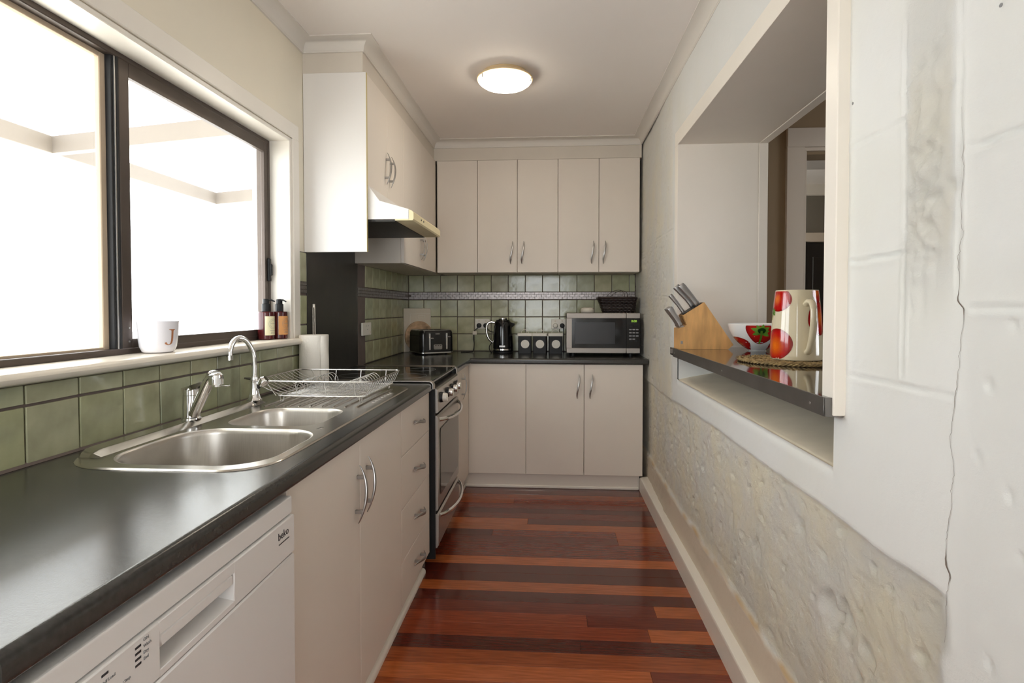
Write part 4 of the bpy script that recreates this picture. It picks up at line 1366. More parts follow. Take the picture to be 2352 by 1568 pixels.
# ------------------------------------------------------------------ corner boards and toaster
ang = math.atan2(0.165, 0.185)
t = thing('cutting_board', 'white plastic cutting board propped across the far corner', 'cutting board', (-1.046, 4.186, ZT), ang)
part('panel', MB().box(-0.118, 0.118, -0.006, 0.005, 0.0006, 0.341, 0.003, 2), M['plastic_warm'], t, world=False)
mb = MB()
for x0_, x1_, z0_, z1_ in ((-0.066, 0.14, 0.10, 0.300), (0.0, 0.062, 0.262, 0.286)):
    x1_ = min(x1_, 0.112)
    mb.box(x0_, x1_, -0.0075, -0.006, z1_ - 0.003, z1_).box(x0_, x1_, -0.0075, -0.006, z0_, z0_ + 0.003).box(x0_, x0_ + 0.003, -0.0075, -0.006, z0_, z1_).box(x1_ - 0.003, x1_, -0.0075, -0.006, z0_, z1_)
part('raised_outline', mb, M['plastic_white'], t, world=False)
t = thing('round_board', 'round worn wooden board leaning behind the toaster', 'board', (-1.027, 4.158, ZT), ang)
mb = MB().lathe([(0.112, -0.009), (0.119, -0.006), (0.119, 0.006), (0.112, 0.009)], n=48)
mb.xf(Matrix.Translation((0, -0.003, 0.1215)) @ Matrix.Rotation(R(90), 4, 'X'))
part('disc', mb, M['board_wood'], t, world=False)

t = thing('toaster', 'glossy black four-slice toaster with chrome levers in the far corner', 'toaster', (-0.900, 4.020, ZT), R(35))
# local frame: front face looks along -y
W2, D2, H = 0.132, 0.128, 0.188
mb = MB()
lps = []
for z, k, r in ((0.014, 1.0, 0.035), (0.03, 1.005, 0.035), (0.12, 1.0, 0.035), (0.160, 0.985, 0.035), (0.174, 0.955, 0.035), (0.179, 0.90, 0.03)):
    lps.append([(x, y_, z) for x, y_ in rrect(-W2 * k, W2 * k, -D2 * k, D2 * k, r, 6)])
mb.loft(lps)
bd = part('body', mb, M['black_gloss'], t, world=False, smooth=50)
part('base_band', MB().loft([[(x, y_, z) for x, y_ in rrect(-W2 * k, W2 * k, -D2 * k, D2 * k, 0.035, 6)] for z, k in ((0.010, 1.0), (0.012, 1.02), (0.020, 1.02), (0.022, 1.0))]), M['chrome'], t, world=False)
part('top_rim', MB().tube([(x, y_, 0.178) for x, y_ in rrect(-W2 * .9, W2 * .9, -D2 * .9, D2 * .9, 0.028, 6)], 0.003, 8, closed=True), M['satin'], t, world=False)
for sx_ in (-0.052, 0.052):
    for sy_ in (-0.045, 0.045):
        part('slot', MB().box(sx_ - 0.042, sx_ + 0.042, sy_ - 0.014, sy_ + 0.014, 0.178, 0.1805, 0.001), M['hood_filter'], t, world=False)
for lx, lz in ((-0.062, 0.118), (0.072, 0.128)):
    part('lever_track', MB().box(lx - 0.006, lx - 0.001, -D2 - 0.003, -D2 + 0.004, 0.038, 0.158, 0.001).box(lx + 0.002, lx + 0.006, -D2 - 0.003, -D2 + 0.004, 0.038, 0.158, 0.001), M['chrome'], t, world=False)
    part('lever', MB().box(lx - 0.003, lx + 0.024, -D2 - 0.018, -D2 - 0.002, lz, lz + 0.008, 0.002), M['satin'], t, world=False)
bp_ = part('browning_panel', MB().loft([[(x, -D2 - 0.003, z) for x, z in rrect(-0.032, 0.034, 0.040, 0.076, 0.008, 3)], [(x, -D2 + 0.003, z) for x, z in rrect(-0.032, 0.034, 0.040, 0.076, 0.008, 3)]]), M['satin'], t, world=False)
for k in range(3):
    part('button', MB().box(-0.022 + 0.019 * k, -0.010 + 0.019 * k, -D2 - 0.0045, -D2 - 0.002, 0.066, 0.070, 0.0005), M['black_satin'], bp_, world=False)
part('badge', MB().box(-0.017, 0.017, -D2 - 0.0015, -D2 + 0.004, 0.150, 0.156, 0.0005), M['satin'], t, world=False)
for sx_ in (-0.085, 0.085):
    for sy_ in (-0.08, 0.08):
        part('foot', MB().lathe([(0.010, 0.0004), (0.010, 0.016)], (sx_, sy_, 0), 10), M['black_satin'], t, world=False)

# ------------------------------------------------------------------ kettle
kc = (-0.362, 4.085, ZT)
t = thing('kettle', 'glossy black jug kettle with chrome handle and lid knob', 'kettle', kc, 0)
mb = MB().lathe([(0.070, 0.001), (0.078, 0.004), (0.078, 0.014), (0.076, 0.016)], kc, 36)
part('power_base', mb, M['black_satin'], t)
part('body', MB().lathe([(0.0745, 0.0165), (0.0765, 0.022), (0.0765, 0.060), (0.074, 0.13), (0.069, 0.20), (0.062, 0.235), (0.052, 0.246)], kc, 40), M['black_gloss'], t)
part('chrome_band', MB().lathe([(0.0768, 0.024), (0.0772, 0.026), (0.0772, 0.035), (0.0768, 0.037)], kc, 40, False, False), M['chrome'], t)
ld = part('lid', MB().lathe([(0.0525, 0.246), (0.050, 0.252), (0.036, 0.255)], kc, 32), M['black_gloss'], t)
part('lid_knob', MB().lathe([(0.030, 0.255), (0.036, 0.258), (0.036, 0.266), (0.031, 0.269)], kc, 28), M['chrome'], ld)
part('spout', MB().loft([[(kc[0] + 0.050, kc[1] - 0.028, ZT + 0.236), (kc[0] + 0.050, kc[1] + 0.028, ZT + 0.236), (kc[0] + 0.062, kc[1] + 0.024, ZT + 0.190), (kc[0] + 0.062, kc[1] - 0.024, ZT + 0.190)],
                         [(kc[0] + 0.090, kc[1] - 0.009, ZT + 0.228), (kc[0] + 0.090, kc[1] + 0.009, ZT + 0.228), (kc[0] + 0.090, kc[1] + 0.008, ZT + 0.214), (kc[0] + 0.090, kc[1] - 0.008, ZT + 0.214)]]), M['black_gloss'], t)
hp_ = smooth_path([(kc[0] - 0.058, kc[1], ZT + 0.232), (kc[0] - 0.095, kc[1] - 0.004, ZT + 0.236), (kc[0] - 0.116, kc[1] - 0.006, ZT + 0.222), (kc[0] - 0.124, kc[1] - 0.006, ZT + 0.185), (kc[0] - 0.118, kc[1] - 0.006, ZT + 0.135), (kc[0] - 0.098, kc[1] - 0.004, ZT + 0.098), (kc[0] - 0.074, kc[1], ZT + 0.082)], 5)
part('handle', MB().tube(hp_, 0.0075, 12, flat=1.2), M['chrome'], t)
part('badge', MB().box(kc[0] - 0.020, kc[0] + 0.024, kc[1] - 0.0785, kc[1] - 0.0740, ZT + 0.050, ZT + 0.064, 0.001), M['satin'], t)

# ------------------------------------------------------------------ canisters
for xc, rz, lab in ((-0.196, R(2), 'black canister with white dot beside the kettle'), (-0.080, R(-3), 'black canister with white dot, middle one of three'), (0.036, R(2), 'black canister with white dot beside the microwave')):
    t = thing('canister', lab, 'canister', (xc, 4.108, ZT), rz, 'white lidded black canisters beside the kettle')
    q = [[(x, y_, z) for x, y_ in rrect(-0.050, 0.050, -0.050, 0.050, 0.006, 3)] for z in (0.0005, 0.132)]
    part('body', MB().loft(q), M['black_satin'], t, world=False)
    part('dot', MB().lathe([(0.0315, 0), (0.0315, 0.0008)], n=32).xf(Matrix.Translation((0.002, -0.050, 0.072)) @ Matrix.Rotation(R(90), 4, 'X')), M['plastic_white'], t, world=False)
    l_ = part('lid', MB().loft([[(x, y_, z) for x, y_ in rrect(-0.057 * k, 0.057 * k, -0.057 * k, 0.057 * k, 0.008, 3)] for z, k in ((0.132, 0.98), (0.134, 1), (0.150, 1), (0.153, 0.97))]), M['plastic_white'], t, world=False)
    part('loop', MB().tube(smooth_path([(-0.029, 0, 0.152), (-0.022, 0, 0.168), (0.0, 0, 0.180), (0.022, 0, 0.168), (0.029, 0, 0.152)], 5), 0.0022, 8), M['plastic_white'], l_, world=False)

# ------------------------------------------------------------------ microwave and what stands on it
t = thing('microwave', 'silver microwave oven with dark window and lit green clock', 'microwave', (0.37, 4.02, ZT), 0)
mx0, mx1, my, mz0, mz1 = 0.112, 0.628, 3.85, 0.923, 1.2075
part('cabinet', MB().box(mx0 + 0.004, mx1 + 0.006, my + 0.03, 4.225, mz0, mz1 - 0.001, 0.004), M['black_satin'], t)
mb = MB()
mb.box(mx0, 0.531, my, my + 0.03, 1.169, mz1, 0.003).box(mx0, 0.531, my, my + 0.03, mz0, 0.960, 0.003).box(mx0, 0.149, my, my + 0.03, 0.9602, 1.1688)
dr = part('door', mb, M['silver_plate'], t)
part('door_glass', MB().box(0.149, 0.531, my + 0.002, my + 0.028, 0.960, 1.169), M['black_gloss'], dr)
part('door_window', MB().box(0.172, 0.453, my + 0.0008, my + 0.003, 0.990, 1.142), M['mw_glass'], dr)
part('control_panel', MB().box(0.5325, mx1, my + 0.001, my + 0.03, 0.960, 1.169, 0.001), M['black_gloss'], t)
cp = t
part('panel_cap', MB().box(0.5325, mx1, my, my + 0.03, 1.169, mz1, 0.003), M['silver_plate'], t)
part('open_button', MB().box(0.5325, mx1, my, my + 0.03, mz0, 0.960, 0.003), M['silver_plate'], t)
ro = root_loc(t)
o = link('display', text_mesh('0:00', 0.0225, M['led']), t, (0.566 - ro[0], my + 0.0006 - ro[1], 1.1425 - ro[2]), FACE_Y)
for r_ in range(4):
    for k in range(3 if r_ < 3 else 2):
        x = 0.551 + 0.0235 * k; z = 1.091 - 0.0225 * r_
        part('key', MB().box(x, x + 0.0185, my - 0.0008, my + 0.002, z - 0.0045, z + 0.0045, 0.0005), M['plastic_white'] if False else M['print_grey'], t)
for x, z in ((0.556, 1.112), (0.588, 1.112), (0.556, 1.003), (0.588, 1.003)):
    part('key', MB().box(x, x + 0.020, my - 0.0004, my + 0.002, z, z + 0.014, 0.0005), M['black_satin'], t)
for x in (0.16, 0.57):
    for yy in (my + 0.06, 4.19):
        part('foot', MB().lathe([(0.016, 0.0005), (0.014, 0.024)], (x, yy, ZT), 12), M['black_satin'], t)
c = (0.271, 4.02, mz1)
solo('round_dish', MB().lathe([(0.046, 0.0002), (0.050, 0.004), (0.052, 0.016), (0.050, 0.026), (0.042, 0.036), (0.022, 0.040)], c, 32), M['stone'], 'small round off-white lidded dish on the microwave', 'dish')

t = thing('basket', 'dark brown woven basket with thin wire handles on the microwave', 'basket', (0.50, 4.07, mz1), 0)
bx0, bx1, tx0, tx1 = 0.392, 0.612, 0.352, 0.627
yb0, yb1, yt0, yt1 = 4.01, 4.13, 3.985, 4.155
Hb = 0.112


def bloop(h, d=0.0, amp=0.0, ph=0, n=96):
    s = h / Hb
    a0_, a1_ = bx0 + (tx0 - bx0) * s, bx1 + (tx1 - bx1) * s
    c0, c1 = yb0 + (yt0 - yb0) * s, yb1 + (yt1 - yb1) * s
    base = rrect(a0_ - d, a1_ + d, c0 - d, c1 + d, 0.03, 8)
    # resample evenly
    L_ = [0]
    for i in range(len(base)):
        p, q = base[i], base[(i + 1) % len(base)]; L_.append(L_[-1] + math.dist(p, q))
    out = []
    for k in range(n):
        s_ = L_[-1] * k / n
        i = max(j for j in range(len(base)) if L_[j] <= s_ + 1e-9)
        p, q = base[i], base[(i + 1) % len(base)]; tt = (s_ - L_[i]) / max(1e-9, L_[i + 1] - L_[i])
        x, y_ = p[0] + (q[0] - p[0]) * tt, p[1] + (q[1] - p[1]) * tt
        dx, dy = q[0] - p[0], q[1] - p[1]; l = math.hypot(dx, dy) or 1
        w_ = amp * math.sin(k * math.pi / 2 + ph)
        out.append((x + dy / l * w_, y_ - dx / l * w_, mz1 + h))
    return out


for r_ in range(9):
    h = 0.006 + 0.0112 * r_
    part('weaver', MB().tube(bloop(h, 0, 0.003, math.pi * (r_ % 2) + 0.8), 0.0052, 6, closed=True, flat=1.0), M['wicker'], t)
part('rim', MB().tube(bloop(Hb - 0.004, 0.001, 0, 0, 60), 0.0085, 8, closed=True), M['wicker'], t)
part('bottom', MB().loft([[(p[0], p[1], mz1 + 0.0006) for p in bloop(0, -0.002)], [(p[0], p[1], mz1 + 0.006) for p in bloop(0, -0.002)]]), M['wicker'], t)
for y_, dx in ((3.992, 0.0), (4.148, 0.045)):
    part('handle', MB().tube(smooth_path([(0.405 + dx, y_, mz1 + Hb), (0.430 + dx, y_, mz1 + Hb + 0.030), (0.475 + dx, y_, mz1 + Hb + 0.052), (0.515 + dx, y_, mz1 + Hb + 0.050), (0.535 + dx, y_, mz1 + Hb + 0.028), (0.536 + dx, y_, mz1 + Hb)], 5), 0.0016, 6), M['wicker'], t)

# ------------------------------------------------------------------ servery: trim, shelf and what stands on it
mb = MB()
mb.box(0.619, 0.655, 1.224, OY0 + 0.004, 1.006, 2.16, 0.002).box(0.640, 0.655, OY0 + 0.0045, OY1 + 0.062, OZ1, OZ1 + 0.072, 0.002).box(0.640, 0.655, OY1, OY1 + 0.062, 1.046, OZ1 - 0.0005, 0.001)
struct('trim_6', mb, M['trim_white'], 'cream timber battens round the servery opening in the right wall')
mb = MB()
mb.box(0.6405, XD_ + 0.02, OY0 - 0.02, OY1 + 0.02, OZ1 - 0.001, OZ1 + 0.03).box(0.6405, XD_ + 0.02, OY1 - 0.001, OY1 + 0.03, 1.0, OZ1 + 0.01).box(0.646, XD_ + 0.02, OY0 - 0.03, OY0, 1.0, OZ1 + 0.01)
mb.box(XD_ - 0.02, XD_ + 0.024, OY1 - 0.004, OY1 + 0.06, 1.0, OZ1 + 0.05, 0.002).box(XD_ - 0.02, XD_ + 0.024, OY0, OY1 + 0.06, OZ1 - 0.004, OZ1 + 0.05, 0.002)
struct('trim_7', mb, M['lining'], 'painted board lining inside the servery opening')
ZH = 1.045
t = thing('servery_shelf', 'dark polished metal-topped shelf in the servery opening', 'shelf', (0.85, 2.0, 1.0), 0)
part('top', MB().box(0.607, 1.12, 1.232, 2.795, 1.006, ZH, 0.002), M['shelf_metal'], t)
ed = part('edge_strip', MB().box(0.604, 0.608, 1.236, 2.72, 1.003, ZH + 0.0006, 0.0008).box(0.604, 0.655, 1.230, 1.2335, 1.003, ZH + 0.0006, 0.0008).box(0.604, 0.655, 2.718, 2.722, 1.003, ZH, 0.0008), M['edge_metal'], t)
for y in (1.30, 1.95, 2.69):
    part('screw', MB().lathe([(0.0035, 0), (0.003, 0.001)], n=10).xf(Matrix.Translation((0.604, y, 1.022)) @ Matrix.Rotation(R(-90), 4, 'Y')), M['satin'], ed)

# knife block, profile in the X-Z plane
by0, by1 = 2.640, 2.735
t = thing('knife_block', 'slanted beech knife block on the far end of the servery shelf', 'knife block', (0.74, 2.69, ZH), 0)
prof = [(0.613, ZH + 0.0005), (0.846, ZH + 0.0005), (0.871, ZH + 0.022), (0.733, ZH + 0.226), (0.634, ZH + 0.163), (0.652, ZH + 0.117), (0.642, ZH + 0.108), (0.612, ZH + 0.100)]
mb = MB().prism(prof, 'y', by0, by1)
part('body', mb, M['block_wood'], t, smooth=20)
up = Vector((-0.537, 0, 0.843)); rt = Vector((0.843, 0, 0.537))
mb = MB()
s0 = Vector((0.634, 0, ZH + 0.163)); s1 = Vector((0.733, 0, ZH + 0.226))
a_ = s0 + rt * 0.004; b_ = s1 - rt * 0.006
mb.loft([[(a_.x, by0 + 0.010, a_.z), (b_.x, by0 + 0.010, b_.z), (b_.x, by1 - 0.010, b_.z), (a_.x, by1 - 0.010, a_.z)],
         [((a_ + up * 0.0025).x, by0 + 0.010, (a_ + up * 0.0025).z), ((b_ + up * 0.0025).x, by0 + 0.010, (b_ + up * 0.0025).z), ((b_ + up * 0.0025).x, by1 - 0.010, (b_ + up * 0.0025).z), ((a_ + up * 0.0025).x, by1 - 0.010, (a_ + up * 0.0025).z)]])
part('slot_plate', mb, M['black_satin'], t)
part('badge', MB().box(0.623, 0.633, by0 - 0.0012, by0, ZH + 0.026, ZH + 0.040, 0.001), M['satin'], t)


def knife(base, d, L_, w_, th, lab, group=None):
    """steel handle standing out of the block along d; a little of the blade stays in the slot"""
    d = Vector(d).normalized(); b0 = Vector(base)
    t = thing('knife', lab, 'knife', tuple(b0), 0, group)
    nrm = Vector((0, 1, 0)); sd = d.cross(nrm)
    lo = []
    for s, k in ((0.0, 0.8), (0.008, 1.0), (0.016, 0.85), (L_ * 0.4, 0.92), (L_ * 0.85, 1.12), (L_ - 0.003, 1.12), (L_, 1.0)):
        c_ = b0 + d * s - sd * (0.004 * math.sin(s / L_ * 2.6))
        lo.append([tuple(c_ + sd * x * k + nrm * y_ * k) for x, y_ in rrect(-w_ / 2, w_ / 2, -th / 2, th / 2, th * 0.3, 2)])
    part('knife_handle', MB().loft(lo), M['satin'], t, smooth=50)
    part('blade', MB().loft([[tuple(b0 + d * s + sd * x + nrm * y_) for x, y_ in ((-w_ * .4, -0.001), (w_ * .4, -0.001), (w_ * .4, 0.001), (-w_ * .4, 0.001))] for s in (-0.010, 0.004)]), M['satin'], t)


kd = (-0.66, 0.0, 0.75)
knife((0.707, by0 + 0.028, ZH + 0.2145), kd, 0.125, 0.030, 0.021, 'large steel-handled knife at the front of the block top', 'steel knives in the block')
knife((0.696, by0 + 0.066, ZH + 0.2075), kd, 0.128, 0.030, 0.021, 'large steel-handled knife behind the front one in the block', 'steel knives in the block')
knife((0.645, by0 + 0.040, ZH + 0.1755), (-0.62, 0, 0.78), 0.108, 0.018, 0.017, 'slim steel-handled knife standing lower on the block', 'steel knives in the block')
for k in range(4):
    knife((0.628, by0 + 0.016 + 0.020 * k, ZH + 0.1105), (-0.56, 0.0, 0.83), 0.105, 0.025, 0.016, ('steel steak knife at the front of the lowest row', 'steel steak knife second from the front in the lowest row', 'steel steak knife third from the front in the lowest row', 'steel steak knife at the back of the lowest row')[k], 'steak knives in the lowest slots')


# painted pottery --------------------------------------------------
def paint_patch(name, parent, c, prof, ang0, zc_, poly, m, colfn=None, lift=0.0006, clampz=None, label=None):
    """thin glazed patch that follows a turned body; poly in (arc metres, height metres) about its centre"""
    b = bmesh.new()
    vs = [b.verts.new((x, y_, 0)) for x, y_ in poly]
    b.faces.new(vs)
    bmesh.ops.triangulate(b, faces=b.faces[:])
    for _ in range(3):
        es = [e for e in b.edges if e.calc_length() > 0.012]
        if es: bmesh.ops.subdivide_edges(b, edges=es, cuts=1); bmesh.ops.triangulate(b, faces=[f_ for f_ in b.faces if len(f_.verts) > 4])
    bmesh.ops.triangulate(b, faces=b.faces[:])
    r0 = interp(prof, zc_)
    flat = [(v.co.x, v.co.y) for v in b.verts]
    for v in b.verts:
        u, h = v.co.x, v.co.y
        z = zc_ + h
        if clampz: z = max(clampz[0], min(clampz[1], z))
        r = interp(prof, z) + lift
        a = ang0 + u / r0
        v.co = (r * math.cos(a), r * math.sin(a), z)
    me = bpy.data.meshes.new(name); b.to_mesh(me); b.free()
    me.polygons.foreach_set('use_smooth', [True] * len(me.polygons))
    if colfn:
        at = me.color_attributes.new('paint', 'FLOAT_COLOR', 'POINT')
        at.data.foreach_set('color', [q for p in flat for q in colfn(*p)])
    me.materials.append(m)
    o = link(name, me, parent)
    if label: o['label'] = label
    return o


def blob(w_, h_, n=40, seed=0):
    return [(w_ * math.cos(2 * math.pi * k / n) * (1 + 0.05 * math.sin(3 * 2 * math.pi * k / n + seed)), h_ * math.sin(2 * math.pi * k / n) * (1 + 0.04 * math.sin(2 * 2 * math.pi * k / n + seed))) for k in range(n)]


def fruit_col(w_, h_, glow=(0.0, 0.0), g=0.5):
    red = lin((188, 22, 18)); org = lin((238, 122, 22)); dk = lin((140, 12, 16))
    def fn(u, h):
        d = math.hypot(u / w_, h / h_)
        k = max(0, 1 - math.hypot((u - glow[0]) / (w_ * g), (h - glow[1]) / (h_ * g)))
        c_ = [red[i] * (1 - k) + org[i] * k for i in range(3)]
        e = sst(0.75, 1.0, d)
        return tuple(c_[i] * (1 - e) + dk[i] * e for i in range(3)) + (1,)
    return fn


def leafy(parent, c, prof, ang0, z0, size, stem=True, lift=0.0012, dark=True):
    for a, l in ((160, 1.0), (125, 0.8), (80, 0.75), (35, 0.8), (200, 0.9), (330, 0.85), (5, 0.7)):
        ca, sa = math.cos(R(a)), math.sin(R(a))
        pts_ = []
        for s, wd in ((0.0, 0.09), (0.25, 0.20), (0.55, 0.20), (0.8, 0.11), (1.0, 0.0)):
            pts_.append((s * l, wd))
        poly = [(p[0] * ca - p[1] * sa, p[0] * sa + p[1] * ca) for p in pts_] + [(p[0] * ca + p[1] * sa, p[0] * sa - p[1] * ca) for p in reversed(pts_[:-1])]
        paint_patch('painted_leaf', parent, c, prof, ang0, z0, [(x * size, y_ * size) for x, y_ in poly], M['leaf_green'], None, lift)
    if dark: paint_patch('painted_calyx', parent, c, prof, ang0, z0 + 0.10 * size, [(x, y_) for x, y_ in blob(size * 0.36, size * 0.28, 20)], M['leaf_dark'], None, lift + 0.0005)
    if stem:
        st = [(-0.10, 0.1), (0.10, 0.1), (0.08, -0.55), (-0.02, -1.15), (-0.20, -1.2), (-0.22, -1.05), (-0.12, -0.6)]
        paint_patch('painted_stem', parent, c, prof, ang0, z0, [(x * size, y_ * size) for x, y_ in st], M['leaf_green'], None, lift + 0.001)


c = (0.958, 2.582, ZH)
t = thing('bowl', 'white china bowl painted with red tomatoes beside the knife block', 'bowl', c, 0)
bprof = [(0.036, 0.0005), (0.038, 0.004), (0.060, 0.018), (0.088, 0.042), (0.110, 0.070), (0.123, 0.098), (0.128, 0.118), (0.129, 0.124)]
part('body', MB().lathe(bprof + [(0.126, 0.126), (0.122, 0.118), (0.105, 0.072), (0.060, 0.024), (0.0, 0.012)], c, 56, True, False), M['porcelain'], t)
# towards the camera the bowl shows angle about -110 deg
A0 = math.atan2(-c[1], -c[0])
paint_patch('painted_tomato', t, c, bprof, A0 + R(10), 0.098, [(u, min(h, 0.022)) for u, h in blob(0.068, 0.062)], M['fruit_paint'], fruit_col(0.068, 0.062, (0.0, 0.0), 0.35), clampz=(0.03, 0.121))
leafy(t, c, bprof, A0 + R(9), 0.092, 0.046)
paint_patch('painted_tomato', t, c, bprof, A0 - R(62), 0.032, blob(0.055, 0.034), M['fruit_paint'], fruit_col(0.055, 0.036, (0.0, 0.0), 0.3), clampz=(0.006, 0.12))
paint_patch('painted_tomato', t, c, bprof, A0 + R(68), 0.036, blob(0.040, 0.030), M['fruit_paint'], fruit_col(0.040, 0.030, (0.0, 0.0), 0.3), clampz=(0.006, 0.12))

mc = (0.888, 2.045, ZH)
t = thing('placemat', 'round braided seagrass mat under the cream jug', 'mat', mc, 0)
for k in range(9):
    rr = 0.018 + 0.0205 * k if k else 0.016
    n = max(24, int(rr * 2 * math.pi / 0.0045))
    mb = MB()
    for s in (0, 1, 2):
        ph = s * 2 * math.pi / 3
        tw = rr / 0.007
        mb.tube([(mc[0] + (rr + 0.0055 * math.cos(a * round(tw) + ph)) * math.cos(a), mc[1] + (rr + 0.0055 * math.cos(a * round(tw) + ph)) * math.sin(a), mc[2] + 0.0062 + 0.0030 * math.sin(a * round(tw) + ph)) for a in [2 * math.pi * i / n for i in range(n)]], 0.0032, 5, closed=True)
    part('braid_ring', mb, M['seagrass'], t, smooth=60)
mb = MB()
for k in range(260):
    a = random.uniform(0, 2 * math.pi); rr = random.uniform(0.02, 0.190); b_ = a + random.uniform(0.5, 1.2) * random.choice((-1, 1)) + math.pi / 2
    x, y_ = mc[0] + rr * math.cos(a), mc[1] + rr * math.sin(a); l = random.uniform(0.006, 0.016)
    mb.tube([(x - l * math.cos(b_), y_ - l * math.sin(b_), ZH + 0.0105), (x, y_, ZH + 0.0118), (x + l * math.cos(b_), y_ + l * math.sin(b_), ZH + 0.0095)], 0.0014, 4)
part('loose_strands', mb, M['seagrass'], t, kind='stuff')

c = (0.893, 2.030, ZH + 0.0135)
t = thing('jug', 'tall cream jug painted with red tomatoes on the seagrass mat', 'jug', c, 0)
jprof = [(0.084, 0.0), (0.0872, 0.004), (0.0872, 0.020), (0.0855, 0.070), (0.082, 0.130), (0.0765, 0.195), (0.0715, 0.240), (0.0705, 0.247)]
part('body', MB().lathe(jprof + [(0.0695, 0.249), (0.0675, 0.245), (0.072, 0.19), (0.078, 0.10), (0.078, 0.012), (0.0, 0.010)], c, 56, True, False), M['jug_cream'], t)
A0 = math.atan2(-c[1], -c[0])
ha = A0 + R(24)
def jp3(r, z, a=ha): return (c[0] + r * math.cos(a), c[1] + r * math.sin(a), c[2] + z)
hpth = smooth_path([jp3(0.070, 0.196), jp3(0.090, 0.207), jp3(0.112, 0.204), jp3(0.126, 0.182), jp3(0.128, 0.140), jp3(0.122, 0.098), jp3(0.110, 0.062), jp3(0.098, 0.040), jp3(0.084, 0.030)], 6)
part('handle', MB().tube(hpth, [0.0125] * 8 + [0.0115] * (len(hpth) - 14) + [0.0125] * 6, 14, flat=0.8), M['jug_cream'], t)
paint_patch('painted_tomato', t, c, jprof, A0 - R(50), 0.055, blob(0.062, 0.058, 40, 1), M['fruit_paint'], fruit_col(0.062, 0.058, (-0.004, -0.006), 0.7), clampz=(0.003, 0.246))
paint_patch('painted_tomato', t, c, jprof, A0 - R(52), 0.216, [(u, min(h, 0.029)) for u, h in blob(0.050, 0.046, 40, 2)], M['fruit_paint'], fruit_col(0.050, 0.046, (-0.01, 0), 0.5), clampz=(0.003, 0.2465))
paint_patch('painted_tomato', t, c, jprof, A0 + R(58), 0.150, blob(0.045, 0.062, 40, 3), M['fruit_paint'], fruit_col(0.045, 0.062, (0.01, 0), 0.55), clampz=(0.003, 0.246))
paint_patch('painted_tomato', t, c, jprof, A0 + R(60), 0.238, [(u, min(h, 0.0085)) for u, h in blob(0.022, 0.034, 30, 4)], M['fruit_paint'], fruit_col(0.022, 0.034), clampz=(0.003, 0.2465))
leafy(t, c, jprof, A0 - R(72), 0.168, 0.024, stem=True, dark=False)

# ------------------------------------------------------------------ dining room seen through the servery
struct('wall_dining_end', MB().box(1.06, 1.325, 2.96, 3.08, 0, ZC).box(1.325, 2.2, 2.96, 3.08, 2.05, ZC).box(2.2, 5.2, 2.96, 3.08, 0, ZC), M['dining_wall'], 'brown end wall of the dining room beyond the servery')
struct('wall_dining_side', MB().box(4.2, 4.35, -1.7, 0.6, 0, ZC).box(4.2, 4.35, 1.8, 6.5, 0, ZC).box(4.2, 4.35, 0.6, 1.8, 0, 0.9).box(4.2, 4.35, 0.6, 1.8, 2.1, ZC), M['dining_wall'], 'brown side wall of the dining room')
mb = MB().box(1.236, 1.325, 2.938, 2.962, 0, 2.0845, 0.001).box(1.236, 2.29, 2.937, 2.962, 2.085, 2.185, 0.003).box(2.2, 2.29, 2.938, 2.962, 0, 2.0845, 0.001).box(1.3255, 1.338, 2.945, 3.09, 0, 2.0655, 0.001).box(1.3255, 2.199, 2.945, 3.09, 2.066, 2.0845, 0.001)
struct('door_1', mb, M['dining_trim'], 'pale architrave of the dining room doorway seen past the jug')
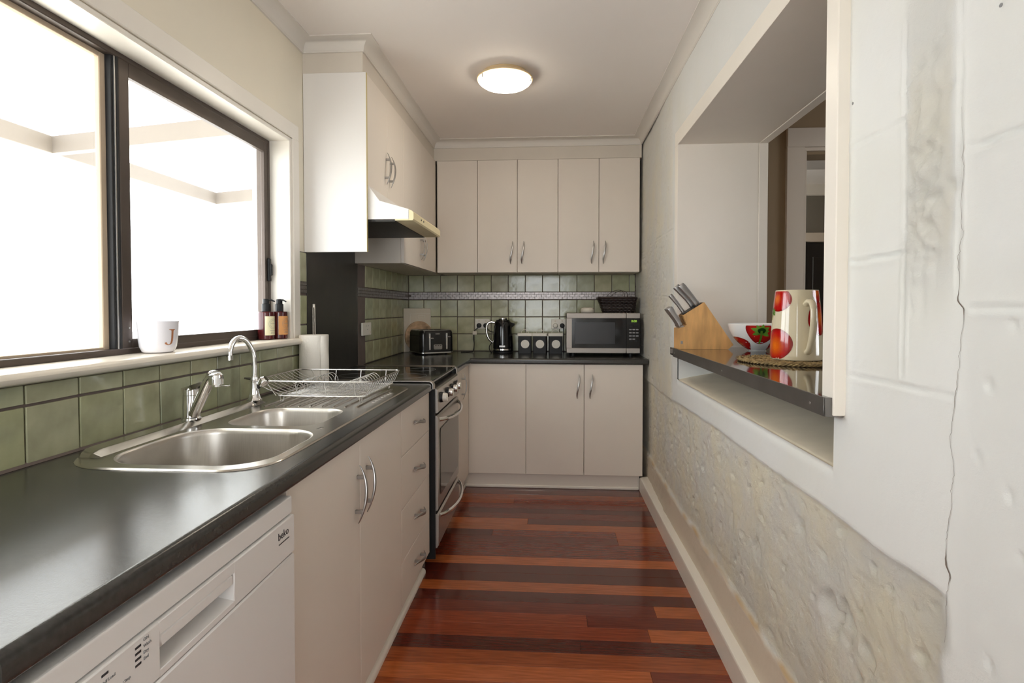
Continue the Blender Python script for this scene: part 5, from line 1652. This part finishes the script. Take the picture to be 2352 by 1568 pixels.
# hall beyond the doorway
struct('wall_hall', MB().box(1.06, 4.3, 5.6, 5.72, 0, ZC), M['hall_wall'], 'grey wall at the end of the hall')
mb = MB().box(1.06, 4.3, 5.55, 5.6, 2.36, ZC).prism([(3.4, ZC), (3.4, 2.40), (3.52, 2.33), (3.55, 2.33), (3.55, ZC)], 'x', 1.1, 4.2).prism([(4.3, ZC), (4.3, 2.38), (4.42, 2.33), (4.45, ZC)], 'x', 1.1, 4.2)
struct('trim_8', mb, M['cornice'], 'white ceiling mouldings in the dim hall')
mb = MB().box(2.42, 2.50, 5.56, 5.6, 0, 1.8995, 0.002).box(2.42, 3.5, 5.56, 5.6, 1.90, 1.99, 0.003).box(3.42, 3.5, 5.56, 5.6, 0, 1.8995, 0.002)
struct('door_2', mb, M['dining_trim'], 'pale door surround at the end of the hall')
solo('hall_door', MB().box(2.52, 3.40, 5.575, 5.598, 0.0, 1.89, 0.003).box(2.60, 2.9, 5.565, 5.578, 1.0, 1.75, 0.003).box(2.60, 2.9, 5.565, 5.578, 0.15, 0.85, 0.003), M['hall_dark'], 'dark panelled door standing at the end of the hall', 'door')

# ------------------------------------------------------------------ outside
struct('ground', MB().box(-26, XO, -20, 30, -0.3, -0.15), M['ground'], 'pale concrete yard outside the window')
t = thing('patio_roof', 'white corrugated patio roof on beams outside the window', 'roof', (-2.3, 3.0, 2.3), 0)
n = 150
mb = MB()
for k in range(n + 1):
    y = -1.5 + 9.5 * k / n
    z = 0.014 * math.sin(k * math.pi / 2 * 1.0)
    mb.v += [(-3.36, y, 2.385 + z), (XO, y, 2.60 + z)]
for k in range(n): mb.f.append((2 * k, 2 * k + 1, 2 * k + 3, 2 * k + 2))
part('roof_sheet', mb, M['patio_sheet'], t, smooth=60)
part('eave_beam', MB().box(-3.31, -3.24, -1.5, 5.12, 2.25, 2.362, 0.003), M['patio_beam'], t)
for y in (-0.6, 1.4, 3.34, 5.07):
    mb = MB().loft([[(-3.25, y, 2.25), (-3.25, y + 0.06, 2.25), (-3.25, y + 0.06, 2.36), (-3.25, y, 2.36)], [(XO, y, 2.40), (XO, y + 0.06, 2.40), (XO, y + 0.06, 2.52), (XO, y, 2.52)]])
    part('cross_beam', mb, M['patio_beam'], t)
for y in (-1.4,):
    part('post', MB().box(-3.31, -3.24, y, y + 0.07, -0.15, 2.25, 0.003), M['patio_beam'], t)
